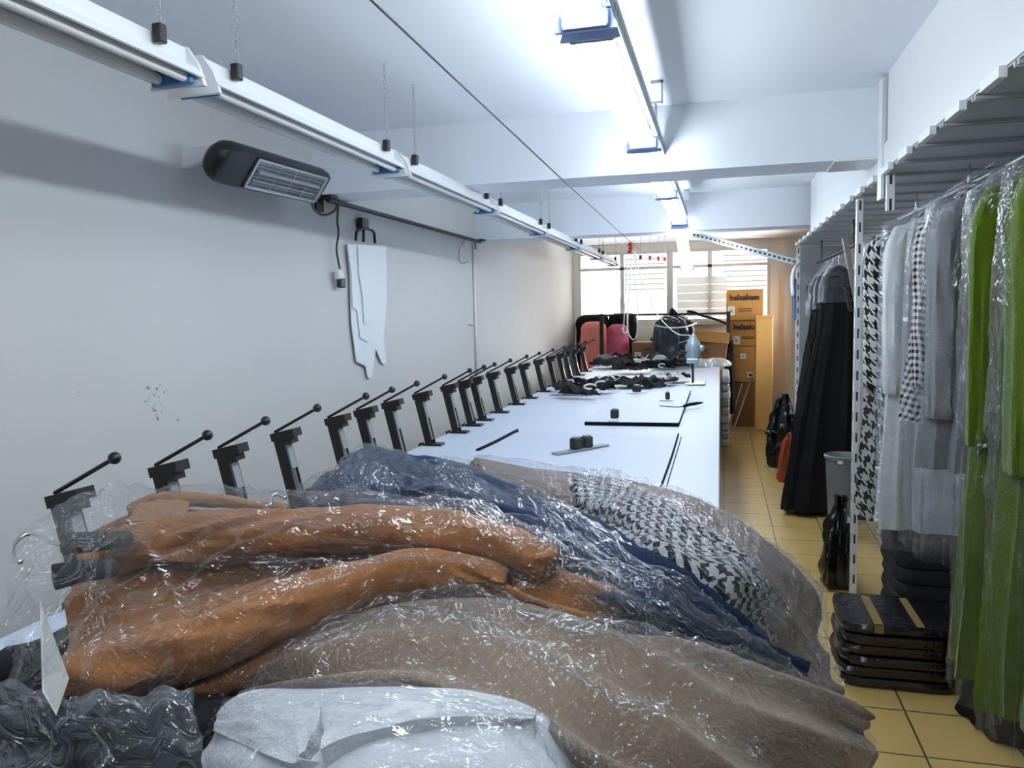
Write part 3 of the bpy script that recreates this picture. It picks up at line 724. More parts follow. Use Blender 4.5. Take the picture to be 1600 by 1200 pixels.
def weight(label, px, py, z, rot, plate, blocks):
    c = on_z(px, py, z); t = thing('fabric_weight', label, 'weight', tuple(c), 'weights on the cloth lays')
    R = Matrix.Rotation(rot, 3, 'Z')
    MB().box(tuple(c+[-plate[0]/2, -plate[1]/2, 0]), tuple(c+[plate[0]/2, plate[1]/2, .009]), R=R, c=tuple(c), bev=.002).build('base_plate', 'greysteel' if plate[0] > .25 else 'white_metal', t)
    for (dx, dy, w) in blocks:
        MB().box(tuple(c+[dx-w/2, dy-w/2, .009]), tuple(c+[dx+w/2, dy+w/2, .009+.055]), R=R, c=tuple(c), bev=.006).build('weight_block', 'black', t)
        MB().box(tuple(c+[dx-w*.3, dy-w*.3, .064]), tuple(c+[dx+w*.3, dy+w*.3, .07]), R=R, c=tuple(c)).build('grip', 'greysteel', t)
weight('grey ruler carrying two black weight blocks on the near cloth lay', 908, 703, ZT+.014, .95, (.36, .05), [(-.035, 0, .05), (.04, 0, .05)])
weight('black weight block on a white plate at the middle cloth lay front edge', 960, 656, ZT+.028, .0, (.055, .16), [(0, .02, .05)])
weight('black weight block on a pale plate at the far end of the middle cloth lay', 995, 614, ZT+.028, .5, (.16, .06), [(0, 0, .06)])
weight('tiny dark weight lying at the right of the middle cloth lay', 1041, 626, ZT+.028, .2, (.10, .03), [(.01, 0, .032)])
p = [on_z(x, y, ZT+.033) for x, y in ((1030, 634), (1060, 636), (1078, 632), (1098, 629))]
MB().tube(curve(p, 6), [.003]*9+[.012]*6+[.012, .01, .008, .004], 8).build('dark_strip', 'blackcloth', smooth=True, props=('black curved blade-like strip near the right edge of the table', 'cloth strip'))

# straight knife cutting machine
kc = on_z(1083, 601, ZT)
km = thing('cutting_machine', 'pale blue-grey straight knife cutting machine standing on the table', 'cutting machine', tuple(kc))
X, Y = kc[0], kc[1]
MB().box((X-.07, Y-.10, ZT+.008), (X+.11, Y+.12, ZT+.018), bev=.003).box((X-.06, Y-.08, ZT), (X-.03, Y-.05, ZT+.008)).box((X+.05, Y+.05, ZT), (X+.08, Y+.08, ZT+.008)).build('base_plate', 'steel', km)
MB().box((X-.012, Y-.02, ZT+.018), (X+.006, Y+.02, ZT+.26), bev=.002).build('standard', 'blackmetal', km)
MB().box((X+.006, Y-.004, ZT+.03), (X+.012, Y+.03, ZT+.26)).build('blade', 'steel', km)
MB().lathe([(0, .24), (.055, .24), (.07, .26), (.072, .36), (.06, .40), (.035, .43), (.03, .46), (0, .465)], (X, Y, ZT), 20).build('motor', 'cutter', km, smooth='auto')
MB().box((X-.06, Y-.075, ZT+.2), (X+.05, Y+.03, ZT+.25), bev=.01).build('gear_case', 'cutter', km)
MB().tube(curve([(X-.06, Y-.03, ZT+.3), (X-.12, Y-.05, ZT+.32), (X-.13, Y-.05, ZT+.38), (X-.055, Y-.02, ZT+.40)], 8), .013, 8).build('handle', 'black', km, smooth=True)
MB().ball((X+.075, Y-.01, ZT+.34), .03, 12, 8).build('switch_box', 'cutter', km, smooth=True)

# ------------------------------------------------------------------ cloth offcuts in heaps
def crumple(c, lx, ly, seed, rot, amp=.04, th=.004):
    nu, nv = 22, 14; U, V = np.meshgrid(np.linspace(-.5, .5, nu), np.linspace(-.5, .5, nv))
    h = noise_grid(nv, nu, 3.2, 2.2, seed); h2 = noise_grid(nv, nu, 2, 1.5, seed+40); e = noise_grid(nv, nu, 3, 1, seed+9)
    x = (U+.12*h2)*lx; y = (V*(1+.5*e))*ly+.25*lx*h2*.5; z = np.abs(h)*amp*2.0+amp*.25
    c_, s_ = math.cos(rot), math.sin(rot)
    P = np.stack([c[0]+x*c_-y*s_, c[1]+x*s_+y*c_, c[2]+z], axis=2)
    B = P-np.array([0, 0, th]); mb = MB(); mb.grid(P); mb.grid(B[:, ::-1])
    for a_, b_ in ((P[0], B[0]), (B[-1], P[-1])): mb.grid(np.stack([b_, a_]))
    for a_, b_ in ((P[:, 0], B[:, 0]), (B[:, -1], P[:, -1])): mb.grid(np.stack([a_, b_]))
    return mb
def ribbon_loop(c, r, rot, seed):
    rr = random.Random(seed); pts = []
    for t in np.linspace(0, 2*PI*.8, 12):
        pts.append((c[0]+r*math.cos(t)*math.cos(rot)*1.4, c[1]+r*math.cos(t)*math.sin(rot)+.2*r*math.sin(t), c[2]+r*.55+r*.5*math.sin(t)))
    return MB().tube(pts, .008, 6)
heaps = [
    ('nearest heap of offcuts left of the middle cloth lay', [(895, 612, .30, .16), (915, 606, .34, .2), (930, 600, .34, .2), (948, 598, .3, .18), (905, 618, .34, .1), (935, 610, .25, .14), (885, 607, .2, .14)], [(922, 608), (940, 603)]),
    ('low heap of offcuts lying across the middle cloth lay', [(985, 603, .4, .16), (1005, 600, .4, .2), (1025, 598, .36, .2), (1045, 594, .34, .16), (1010, 607, .34, .12), (975, 598, .3, .14), (1058, 592, .24, .14)], [(1030, 588), (1056, 590)]),
    ('broad heap of offcuts before the black bag', [(955, 572, .5, .3), (975, 566, .55, .4), (1000, 564, .6, .4), (1025, 569, .5, .4), (1050, 573, .5, .3), (1015, 578, .6, .2), (985, 580, .4, .2), (960, 566, .4, .3), (1062, 570, .3, .24)], [(972, 568), (998, 568), (1018, 570), (1034, 574)])]
sd = 10
for hn, dark, loops in heaps:
    for i, (px, py, lx, ly) in enumerate(dark):
        sd += 1; c = on_z(px, py, ZT+.028)
        pale = i in (3,) or (i == 7)
        crumple(c, lx, ly, sd, rnd.uniform(-.5, .5), .05 if 'broad' not in hn else .075).build('fabric_offcut', 'whitecloth' if pale else ('blackcloth' if i % 2 else 'darkcloth'), smooth=True,
            props=((f'pale crumpled fabric offcut in the {hn}' if pale else f'dark crumpled fabric offcut in the {hn}'), 'fabric offcut', hn))
    for px, py in loops:
        sd += 1; c = on_z(px, py, ZT+.06)
        ribbon_loop(c, .038, rnd.uniform(0, 1), sd).build('ribbon_loop', 'paper', smooth=True, props=(f'white curled ribbon on the {hn}', 'ribbon', hn+' ribbons'))

# ------------------------------------------------------------------ far end: rack, covers, bags, boxes
gr = thing('garment_rack', 'black garment rail standing across the far end of the table', 'garment rack', (-.7, 10.75, 0))
zr = 1.545
MB().tube([(-1.60, 10.75, zr), (.13, 10.75, zr-.005)], .014, 10).build('top_rail', 'blackmetal', gr, smooth='auto')
MB().box((-1.595, 10.73, .0), (-1.545, 10.78, zr+.02)).build('post', 'blackmetal', gr)
MB().box((.085, 10.73, .0), (.135, 10.78, zr+.02)).build('post', 'blackmetal', gr)
def puff(rings, mat, name, label, cat, group=None, wr=.02, seed=0, fold=(5, 0)):
    return loft(rings, 40, 40, fold, seed, wr).build(name, mat, smooth='auto', props=(label, cat, group))
# covers hung on / behind the rail
puff([(1.56, -1.74, 11.15, .04, .04, 0), (1.55, -1.74, 11.15, .16, .10, .0), (1.48, -1.75, 11.15, .22, .15, .01), (1.2, -1.76, 11.15, .22, .16, .01), (.6, -1.76, 11.15, .21, .15, .02), (.1, -1.76, 11.15, .2, .14, .02)], 'blackcloth', 'garment_bag', 'black garment bag behind the salmon cover in the far left corner', 'garment bag', None, .02, 3)
puff([(1.57, -1.32, 11.2, .04, .03, 0), (1.56, -1.33, 11.2, .14, .09, .0), (1.5, -1.33, 11.2, .19, .13, .01), (1.2, -1.33, 11.2, .19, .13, .01), (.6, -1.33, 11.2, .18, .12, .02), (.1, -1.33, 11.2, .18, .12, .02)], 'blackcloth', 'garment_bag', 'black garment bag behind the rose cover left of the window', 'garment bag', None, .02, 5)
puff([(1.46, -1.70, 10.9, .05, .03, 0), (1.45, -1.70, 10.9, .11, .06, .0), (1.40, -1.70, 10.9, .17, .09, .0), (1.3, -1.70, 10.9, .185, .10, .006), (1.0, -1.70, 10.9, .19, .1, .01), (.5, -1.70, 10.9, .19, .1, .01)], 'salmon', 'garment_bag', 'salmon pink garment cover in the far left corner', 'garment bag', None, .012, 8)
puff([(1.42, -1.37, 10.93, .05, .03, 0), (1.40, -1.37, 10.93, .10, .06, .0), (1.34, -1.37, 10.93, .145, .09, .0), (1.2, -1.37, 10.93, .15, .10, .006), (1.0, -1.37, 10.93, .16, .1, .01), (.5, -1.37, 10.93, .16, .1, .01)], 'magenta', 'garment_bag', 'rose pink garment cover right of the salmon one', 'garment bag', None, .012, 9)
MB().tube(curve([(-1.22, 10.75, zr+.024), (-1.215, 10.725, zr), on_y(980, 516, 10.7), on_y(975, 520, 10.66), on_y(972, 512, 10.66)], 6), .012, 8).build('white_strap', 'paper', smooth=True, props=('white strap hanging in a hook from the rail beside the rose cover', 'strap'))
cup = thing('wall_cupboard', 'low cream double cupboard under the far window', 'cupboard', (-.92, YB-.1, .95))
MB().box((-1.24, YB-.2, .95), (-.62, YB-.01, 1.375)).build('body', 'cream', cup)
for x in (-1.225, -.925):
    d = MB().box((x, YB-.222, .98), (x+.29, YB-.2, 1.36), bev=.004).build('door', 'cream', cup)
    if x < -1: MB().box((x+.262, YB-.24, 1.15), (x+.282, YB-.222, 1.21)).build('handle', 'black', d)

def carton(name, a, b, mat, label, text=None, R=None, sticker=None, open_flap=False, prints=True, group=None):
    """shipping carton: body, taped lid seam, printing and paper sticker on the face towards the room"""
    c = ((a[0]+b[0])/2, (a[1]+b[1])/2, a[2]); t = thing(name, label, 'box', c, group)
    MB().box(a, b, bev=.006).build('body', mat, t)
    w = b[0]-a[0]; hgt = b[2]-a[2]
    if not open_flap: MB().box((a[0]+.01, (a[1]+b[1])/2-.03, b[2]), (b[0]-.01, (a[1]+b[1])/2+.03, b[2]+.002)).build('tape', 'card_tan', t)
    if text:
        cu = bpy.data.curves.new('lettering', 'FONT'); cu.body = text; cu.size = .135; cu.extrude = .001; cu.bevel_depth = .0035; cu.bevel_resolution = 0
        to = bpy.data.objects.new('lettering', cu); COL.objects.link(to)
        bpy.context.view_layer.update()
        dg = bpy.context.evaluated_depsgraph_get(); me = bpy.data.meshes.new_from_object(to.evaluated_get(dg)); bpy.data.objects.remove(to)
        me.materials.clear(); me.materials.append(M['ink'])
        xs = [v.co.x for v in me.vertices]; sc_ = w*.80/(max(xs)-min(xs))
        for v in me.vertices: v.co = (v.co.x*sc_, v.co.y*sc_*1.0, v.co.z)
        lo = bpy.data.objects.new('lettering', me); COL.objects.link(lo); lo.parent = t
        lo.rotation_euler = (PI/2, 0, 0); lo.location = (-w/2+w*.085, a[1]-c[1]-.0014, hgt*.66)
        lo['label'] = 'bold black lettering'
    if prints:
        MB().box((a[0]+w*.32, a[1]-.002, a[2]+hgt*.36), (a[0]+w*.70, a[1], a[2]+hgt*.385)).box((a[0]+w*.32, a[1]-.002, a[2]+hgt*.29), (a[0]+w*.68, a[1], a[2]+hgt*.315)).build('small_print', 'ink', t)
    if sticker:
        sx, sz, sw, sh = sticker
        st = MB().box((a[0]+w*sx, a[1]-.003, a[2]+hgt*sz), (a[0]+w*sx+sw, a[1]-.0005, a[2]+hgt*sz+sh)).build('sticker', 'paper', t)
        MB().box((a[0]+w*sx+sw*.3, a[1]-.0045, a[2]+hgt*sz+sh*.3), (a[0]+w*sx+sw*.7, a[1]-.003, a[2]+hgt*sz+sh*.65)).build('printed_mark', 'greysteel', st)
    return t
BY = 11.0
carton('cardboard_box', (.17, BY+.02, .0), (.62, BY+.42, .60), 'card_dark', 'dull brown carton on the floor at the bottom of the box stack', None, prints=False)
carton('cardboard_box', (.15, BY, .605), (.58, BY+.4, 1.085), 'card', 'plain brown carton in the box stack below the two lettered ones', None, sticker=(.28, .66, .07, .07), prints=False)
carton('cardboard_box', (.14, BY, 1.09), (.60, BY+.42, 1.435), 'card', 'brown lettered carton in the middle of the stack partly behind the tall box', 'helsakam', sticker=(.08, .08, .085, .11))
bx = carton('cardboard_box', (.09, BY-.02, 1.44), (.56, BY+.45, 1.85), 'card', 'brown lettered carton on top of the stack by the window', 'helsakam', sticker=(.03, .17, .09, .12))
tall = thing('tall_carton', 'tall narrow tan carton standing upright before the box stack', 'box', (.565, BY-.25, 0))
MB().box((.45, BY-.33, 0), (.665, BY-.09, 1.50), bev=.008).build('body', 'card_tan', tall)
MB().box((.445, BY-.335, 1.46), (.67, BY-.085, 1.503), bev=.004).build('lid', 'card_tan', tall)
carton('cardboard_box', (-1.22, BY+.25, .85), (-.70, BY+.42, 1.22), 'card_dark', 'brown carton with small print behind the heaps under the cream cupboard', 'helsakam', sticker=(.08, .12, .10, .13)) if False else None
ob = carton('cardboard_box', (-1.16, 10.78, .0), (-.74, 11.12, 1.17), 'card_dark', 'dull brown lettered carton below the cream cupboard behind the heaps', 'helsakam', sticker=(.08, .80, .09, .1), prints=False)
for ch in ob.children:
    if ch.name.startswith('lettering'): ch.scale = (.62, .62, .62); ch.location.z = 1.06; ch.location.x = -.06
# half open carton at the table end, tilted
oc = thing('open_carton', 'open brown carton tilted at the table end left of the black rail post', 'box', (-.12, 10.35, ZT))
R = Matrix.Rotation(.10, 3, 'Y'); cc = (-.12, 10.35, ZT)
MB().box((-.33, 10.22, ZT+.025), (.07, 10.5, ZT+.40), R=R, c=cc, bev=.006).build('body', 'card_dark', oc)
MB().box((-.34, 10.19, ZT+.28), (.08, 10.215, ZT+.42), R=R, c=cc, bev=.004).build('flap', 'card', oc)
MB().box((-.34, 10.2, ZT+.40), (.075, 10.5, ZT+.412), R=R, c=cc).build('lid', 'card_tan', oc)
MB().tube([(-.15+.028*math.cos(a), 10.216, ZT+.17+.028*math.sin(a)) for a in np.linspace(.3, 2*PI-.3, 14)], .004, 6).build('printed_mark', 'ink', oc)
MB().tube(curve([(-.42, 10.75, zr+.028), (-.34, 10.72, zr+.02), (-.22, 10.60, zr-.03), (-.05, 10.52, zr-.08), (.08, 10.6, zr-.14)], 6), .016, 8).build('black_strap', 'blackcloth', smooth=True, props=('black strap trailing off the rail over the open carton', 'strap'))
# big tied bag
bag = thing('rubbish_bag', 'big tied navy black plastic bag standing on the far end of the table', 'bag', (-.56, 10.2, ZT))
loft([(ZT, -.56, 10.2, .36, .22, .02), (ZT+.06, -.56, 10.2, .36, .23, .02), (ZT+.2, -.56, 10.2, .27, .2, .02), (ZT+.45, -.56, 10.2, .245, .19, .02), (ZT+.55, -.56, 10.2, .20, .15, .02), (ZT+.60, -.57, 10.2, .12, .1, .02), (ZT+.635, -.57, 10.2, .04, .04, .01)], 48, 50, (9, 0), 4, .03).build('sack', 'bluebag', bag, smooth='auto')
loft([(ZT+.62, -.57, 10.2, .035, .035, .004), (ZT+.66, -.57, 10.2, .05, .045, .01), (ZT+.72, -.585, 10.2, .012, .012, .004)], 24, 14, (5, 0), 2, .01).build('knot', 'bag', bag, smooth='auto')
bt = MB()
for zz, ph in ((ZT+.60, 0), (ZT+.575, .7), (ZT+.5, 1.5)):
    rr_ = .14+.14*(ZT+.60-zz)/.1
    bt.tube([(-.565+rr_*math.cos(a), 10.2+rr_*.8*math.sin(a), zz+.025*math.sin(2*a+ph)) for a in np.linspace(0, 2*PI, 24)], .011, 6, cap=False)
bt.build('drawstring', 'paper', bag, smooth=True)
# white plastic bags beside the carton
for i, (x, y, s_, l_) in enumerate(((-.05, 9.95, .17, 'crumpled white plastic bag on the table below the open carton'), (-.22, 9.75, .12, 'smaller crumpled white plastic bag beside the cutter at the table end'))):
    loft([(ZT+.002, x, y, s_, s_*.7, .012), (ZT+.03, x, y, s_*1.05, s_*.75, .015), (ZT+.07, x, y, s_*.8, s_*.6, .02), (ZT+.10, x, y, s_*.3, s_*.25, .02)], 40, 24, (6, 0), i+3, .02).build('plastic_bag', 'paper', smooth='auto', props=(l_, 'bag'))
# folded stock against the aisle side of the table at its far end
for k in range(9):
    z = k*.092; w = .09+.02*rnd.random()
    MB().box((TX1+.012, 9.3+rnd.uniform(0, .05), z+.001), (TX1+.012+w, 10.5, z+.088), bev=.02).build('folded_cloth', 'greycloth' if k % 3 else 'whitecloth', props=(f'{onames[k] if k else "lowest"} folded grey cloth counted up from the floor in the stack against the table end', 'folded cloth', 'folded cloths stacked at the table end'))
puff([(1.20, .12, 10.55, .02, .03, 0), (1.16, .12, 10.55, .05, .06, 0), (.9, .12, 10.55, .05, .07, .01), (.3, .13, 10.55, .06, .09, .01), (.25, .13, 10.55, .03, .04, .0)], 'blackcloth', 'black_garment', 'black garment hanging on the rail post beside the boxes', 'garment', None, .015, 6)
# tube stand leaning by the boxes
ts = thing('folding_stand', 'grey tubular stand with a white clamp leaning against the boxes', 'stand', (.3, 10.7, 0))
MB().tube([(on_y(1146, 660, 10.66)[0], 10.66, .014), on_y(1175, 590, 10.86)], .014, 8).build('tube_leg', 'steel', ts, smooth='auto')
MB().tube([(on_y(1139, 655, 10.80)[0], 10.80, .012), on_y(1160, 598, 10.90)], .010, 8).build('tube_leg', 'steel', ts, smooth='auto')
q = on_y(1172, 585, 10.78); MB().box(tuple(q-[.035, .03, .04]), tuple(q+[.035, .03, .03]), bev=.008).build('clamp', 'paper', ts); MB().ball(tuple(q+[.0, -.035, -.005]), .02).build('knob', 'black', ts, smooth=True)

# ------------------------------------------------------------------ the clothes rack on the right
rk = thing('clothes_rack', 'white slotted steel rack with a high shelf along the right side', 'rack', (1.0, 4.6, 0))
for yy in (4.46, 7.75): 
    MB().bar((.70, yy, 0), (.70, yy, ZS-.03), .03, .045, up=(0, 1, 0)).build('upright', 'upright', rk)
    MB().bar((1.35, yy, 0), (1.35, yy, ZS-.03), .03, .045, up=(0, 1, 0)).build('upright', 'upright', rk)
MB().bar((.70, 3.70, 2.0), (.70, 3.70, ZS-.03), .03, .03, up=(0, 1, 0)).build('bracket_post', 'upright', rk)
MB().bar((1.35, 1.6, 0), (1.35, 1.6, ZS-.03), .03, .045, up=(0, 1, 0)).build('upright', 'upright', rk)
for k in range(20):
    y0 = 1.2+k*.33
    if y0 > 7.6: break
    mb = MB().box((.685, y0, ZS-.005), (1.40, y0+.322, ZS))
    for yy in (y0+.004, y0+.308): mb.box((.685, yy, ZS-.016), (1.40, yy+.01, ZS-.005))
    o = mb.build('shelf_panel', 'shelf_grey', rk)
    MB().box((.664, y0+.05, ZS-.026), (.684, y0+.2, ZS+.002)).build('edge_clip', 'white_metal', o)
MB().box((1.395, 1.2, ZS-.05), (1.42, 7.8, ZS)).build('rear_beam', 'white_metal', rk)
ry = MB().tube([(1.0, 1.0, 2.09), (1.0, 5.0, 2.09)], .0125, 10).build('hanging_rail', 'steel', rk, smooth='auto')
for yy in (1.4, 3.7, 4.6): MB().tube([(1.0, yy, 2.09), (1.0, yy, ZS-.004)], .007).build('rail_hanger', 'steel', ry, smooth='auto')
MB().tube([(.86, 5.6, 2.0), (.86, 7.7, 2.0)], .0125, 10).tube([(.86, 5.7, 2.0), (.86, 5.7, ZS-.004)], .006).tube([(.86, 7.4, 2.0), (.86, 7.4, ZS-.004)], .006).build('hanging_rail', 'blackmetal', rk, smooth='auto')
pn = MB().box((.735, 8.02, .15), (1.12, 8.04, 2.17)).build('end_panel', 'greysteel', rk)
MB().box((.80, 8.005, 1.66), (.97, 8.02, 1.80)).build('opening', 'black', pn)
MB().prism([(.82, 7.998, 1.665), (.96, 7.998, 1.665), (.955, 7.998, 1.70), (.87, 7.998, 1.745), (.83, 7.998, 1.72)], (0, .008, 0)).build('paper_slip', 'paper', pn)

def hook_mb(x, y, z):
    return MB().tube(curve([(x, y, z-.10), (x, y, z-.03), (x+.022, y, z-.005), (x+.016, y, z+.017), (x-.004, y, z+.0165), (x-.02, y, z+.006)], 6), .003, 6)
def hung_coat(name, label, cat, group, y, xl, xr, ztop, zhem, mat, thick=.075, sleeves=True, film_to=None, filmmat='film_hang', rail=(1.0, 2.09), hem_mat=None, seed=1, flare=1.15, collar=True, lean=0, fold=.026):
    cx, hw = (xl+xr)/2, (xr-xl)/2
    t = thing(name, label, cat, (cx, y, zhem), group)
    rx, rz = rail
    hg = hook_mb(rx, y, rz).build('hanger_hook', 'chrome', t, smooth=True)
    MB().tube(curve([(cx-hw*.85, y, ztop-.075), (cx-hw*.4, y, ztop-.03), (rx, y, rz-.095), (cx+hw*.4, y, ztop-.03), (cx+hw*.85, y, ztop-.075)], 6), .012, 8).build('hanger_bar', 'black', t, smooth=True)
    zz = lambda f: ztop+(zhem-ztop)*f
    sh = hw-.008 if sleeves else hw
    rings = [(ztop+.035, rx, y, .055, .04, 0), (ztop+.01, rx, y, .085, .055, 0), (ztop-.03, cx, y, sh*.7, thick*.7, 0), (ztop-.075, cx, y, sh*.95, thick*.85, .002), (zz(.25), cx, y, sh*.96, thick, fold*.3), (zz(.5), cx+lean*.3, y, sh*.95, thick, fold*.6), (zz(.8), cx+lean*.7, y, sh*1.02, thick*flare, fold), (zz(1), cx+lean, y, sh*1.06, thick*flare*1.05, fold*1.2)]
    loft(rings, 64, 70, (6, 0), seed, .006, True).build('coat_body', mat, t, smooth='auto')
    if sleeves:
        for s in (-1, 1):
            x0 = cx+s*(hw-.052)
            L = min(.74, (ztop-zhem)*.75)
            rs = [(ztop-.05, x0-s*.05, y, .03, thick*.5, 0), (ztop-.08, x0-s*.01, y-.03, .05, thick*.6, .002), (ztop-.2, x0+s*.012, y-.045, .054, thick*.62, .004), (ztop-.07-L*.6, x0+s*.016, y-.055, .050, thick*.6, .005), (ztop-.07-L*.93, x0+s*.016, y-.055, .046, thick*.55, .004), (ztop-.07-L, x0+s*.014, y-.05, .044, thick*.5, .004)]
            loft(rs, 32, 40, (3, 0), seed+s, .008, True, 7).build('sleeve', mat, t, smooth='auto')
    if collar:
        loft([(ztop+.075, rx, y, .05, .04, 0), (ztop+.06, rx, y, .075, .06, 0), (ztop-.02, rx, y-.02, .10, thick*.9, 0), (ztop-.16, rx, y-.045, .055, thick*.75, 0), (ztop-.19, rx, y-.04, .02, .03, 0)], 32, 24, (2, 0), seed, .004).build('collar', mat, t, smooth='auto')
    if film_to is not None:
        fz = lambda f: ztop+(film_to-ztop)*f
        fr_ = [(rz+.03, rx, y, .03, .03, .004), (ztop+.07, rx, y, .10, .06, .006), (ztop-.02, cx, y, hw*.92, thick*1.1, .004), (ztop-.09, cx, y, hw*1.06, thick*1.3, .004), (fz(.3), cx, y, hw*1.09, thick*1.45+.02, .008), (fz(.6), cx+lean*.5, y, hw*1.08, thick*1.45+.025, .012), (fz(1), cx+lean, y, hw*1.05, thick*1.5+.02, .02)]
        loft(fr_, 72, 110, (7, 0), seed+3, .012, False, 12).build('plastic_cover', filmmat, t, smooth=True)
    return t
G = 'garments hung on the near rail of the right rack'
hung_coat('green_coat', 'lime green fleece coat in clear plastic hanging nearest the camera at the right edge', 'coat', G, 2.25, .705, 1.22, 1.98, .52, 'green', .085, film_to=.44, seed=2)
hung_coat('green_coat', 'lime green fleece coat in clear plastic hanging second, behind the nearest green coat', 'coat', G, 2.68, .735, 1.25, 1.98, .44, 'green', .085, film_to=.36, seed=5)
hung_coat('grey_coat', 'grey tweed coat in plastic hanging between the green coats and the gingham one', 'coat', G, 3.16, .735, 1.25, 2.0, 1.0, 'greytweed', .08, film_to=.66, seed=7)
hung_coat('gingham_coat', 'small black and white gingham coat in plastic hanging next to the grey tweed coat', 'coat', G, 3.52, .76, 1.25, 2.0, 1.12, 'gingham', .07, film_to=.60, seed=9)
hung_coat('white_coat', 'white coat in milky plastic hanging between gingham and houndstooth coats', 'coat', G, 4.0, .745, 1.25, 2.0, .55, 'whitecloth', .08, film_to=.46, filmmat='film_milky', seed=11)
hung_coat('houndstooth_coat', 'long black and white houndstooth coat hanging last on the rail by the slotted upright', 'coat', G, 4.32, .715, 1.22, 1.99, .50, 'hound', .075, film_to=.46, seed=13)
# black gowns on the far rail
GB = 'black gowns on the far rail of the right rack'
for i, (yy, x0, xh, lb) in enumerate(((6.35, .86, .72, 'floor-length black gown hanging in front on the far rail of the rack'), (6.68, .86, .76, 'long black gown hanging second on the far rail'), (7.0, .87, .80, 'long black gown hanging furthest on the far rail'))):
    t = thing('black_gown', lb, 'gown', (xh, yy, .05), GB)
    hook_mb(.86, yy, 2.0).build('hanger_hook', 'chrome', t, smooth=True)
    loft([(1.90, x0, yy, .02, .02, 0), (1.86, x0, yy, .07, .04, 0), (1.78, x0, yy, .12, .06, .004), (1.4, x0-.02, yy, .13, .075, .008), (.9, (x0+xh)/2, yy, .18, .10, .015), (.4, xh+.03, yy, .22, .11, .02), (.04, xh, yy, .25, .125, .022)], 64, 60, (7, 0), i+2, .01).build('gown_body', 'blackcloth', t, smooth='auto')
    loft([(1.97, x0, yy, .02, .02, .003), (1.89, x0, yy, .08, .05, .006), (1.80, x0, yy, .132, .072, .01), (1.70, x0-.01, yy, .14, .08, .02), (1.63-.05*i, x0-.03, yy-.02, .12, .085, .035)], 48, 40, (3, 0), i+8, .02, False).build('plastic_cover', 'film_milky', t, smooth=True)
# hanger bundle and blue strap on the far upright
hb = thing('hanger_bundle', 'bundle of white plastic hangers hooked on the far rack upright', 'hangers', (.69, 7.55, 1.6))
for k in range(4):
    yy = 7.45+k*.05; x = .66
    MB().tube(curve([(x+.02*math.sin(k), yy, 2.05), (x+.03, yy, 2.0), (x-.01, yy, 1.95), (x-.03, yy+.01, 1.86), (x-.02, yy+.02, 1.70)], 6), .012, 6).build('hanger', 'paper', hb, smooth=True)
MB().box((.655, 7.62, 1.48), (.675, 7.67, 1.86), bev=.004).build('blue_strap', 'blueplastic', props=('blue strap hanging from the hangers at the far rack upright', 'strap'))
# pale steel arm with black loop
sa = thing('display_arm', 'pale steel arm with a black loop frame behind the houndstooth coat', 'arm', (.70, 5.0, 1.55))
a, b = on_y(1320, 372, 5.0), on_y(1341, 484, 4.9)
MB().bar(tuple(a), tuple(b), .03, .012, up=(0, 1, 0)).build('arm_bar', 'steel', sa)
lp = [on_y(*p, 4.95) for p in ((1322, 451), (1336, 447), (1341, 482), (1328, 485), (1322, 451))]
lm = MB()
for i in range(4): lm.tube([lp[i], lp[i+1]], .010, 6)
lm.build('loop_frame', 'black', sa)

# stacked black bags under the rack
def pack(x0, x1, y0, y1, z0, z1, label, mat, group, seed, tape=False):
    t = thing('packed_garment', label, 'packed garment', ((x0+x1)/2, (y0+y1)/2, z0), group)
    cx, cy, wx, wy = (x0+x1)/2, (y0+y1)/2, (x1-x0)/2, (y1-y0)/2
    def rings(k): return [(z0, cx, cy, wx*.2, wy*.2, 0), (z0+.001, cx, cy, wx*.96, wy*.96, .004), ((z0+z1)/2, cx, cy, wx*k, wy*k, .006), (z1-.004, cx, cy, wx*.97, wy*.97, .004), (z1-.001, cx, cy, wx*.3, wy*.3, .0)]
    P = MB(); n = 60
    out = []
    for z, c1, c2, a_, b_, fa in rings(1.0):
        row = []
        for k in range(n):
            a = 2*PI*k/n; c, s = math.cos(a), math.sin(a); e = .28
            w = fa*mnoise.noise(Vector((c*3, s*3, seed+z*9)))*2
            row.append((c1+math.copysign(abs(c)**e, c)*(a_+w), c2+math.copysign(abs(s)**e, s)*(b_+w), z+.0*w))
        out.append(row)
    P.grid(np.array(out), None, close_u=True); P.add(out[0], [tuple(range(n))]); P.add(out[-1], [tuple(range(n))])
    P.build('folded_garment', mat, t, smooth='auto')
    if tape:
        MB().box((x0+wx*.55, y0+.004, z1+.0005), (x0+wx*.70, y1-.05, z1+.003)).box((x0+wx*.55, y0-.006, z0+.01), (x0+wx*.70, y0-.003, z1)).build('tape_strip', 'yellowtape', t)
        MB().box((x0+wx*1.25, y0+.004, z1+.0005), (x0+wx*1.38, y1-.05, z1+.003)).build('tape_strip', 'yellowtape', t)
    return t
for k in range(6):
    z = .004+k*.046
    pack(.49+rnd.uniform(0, .015), .96, 3.42+rnd.uniform(0, .015), 3.82, z, z+.044, f'black folded garment, {"topmost with yellow tape" if k == 5 else ("lowest" if k == 0 else onames[k]+" from the floor")} in the front stack under the rack', 'bag', 'black folded garments stacked under the rack', k+1, k == 5)
for k in range(7):
    z = .004+k*.075
    pack(.80+rnd.uniform(0, .012), 1.32, 3.88+rnd.uniform(0, .01), 4.38, z, z+.073, f'charcoal folded garment, {"topmost" if k == 6 else ("lowest" if k == 0 else onames[k]+" from the floor")} in the taller stack behind the front one', 'darkcloth', 'charcoal folded garments stacked under the rack', k+20)
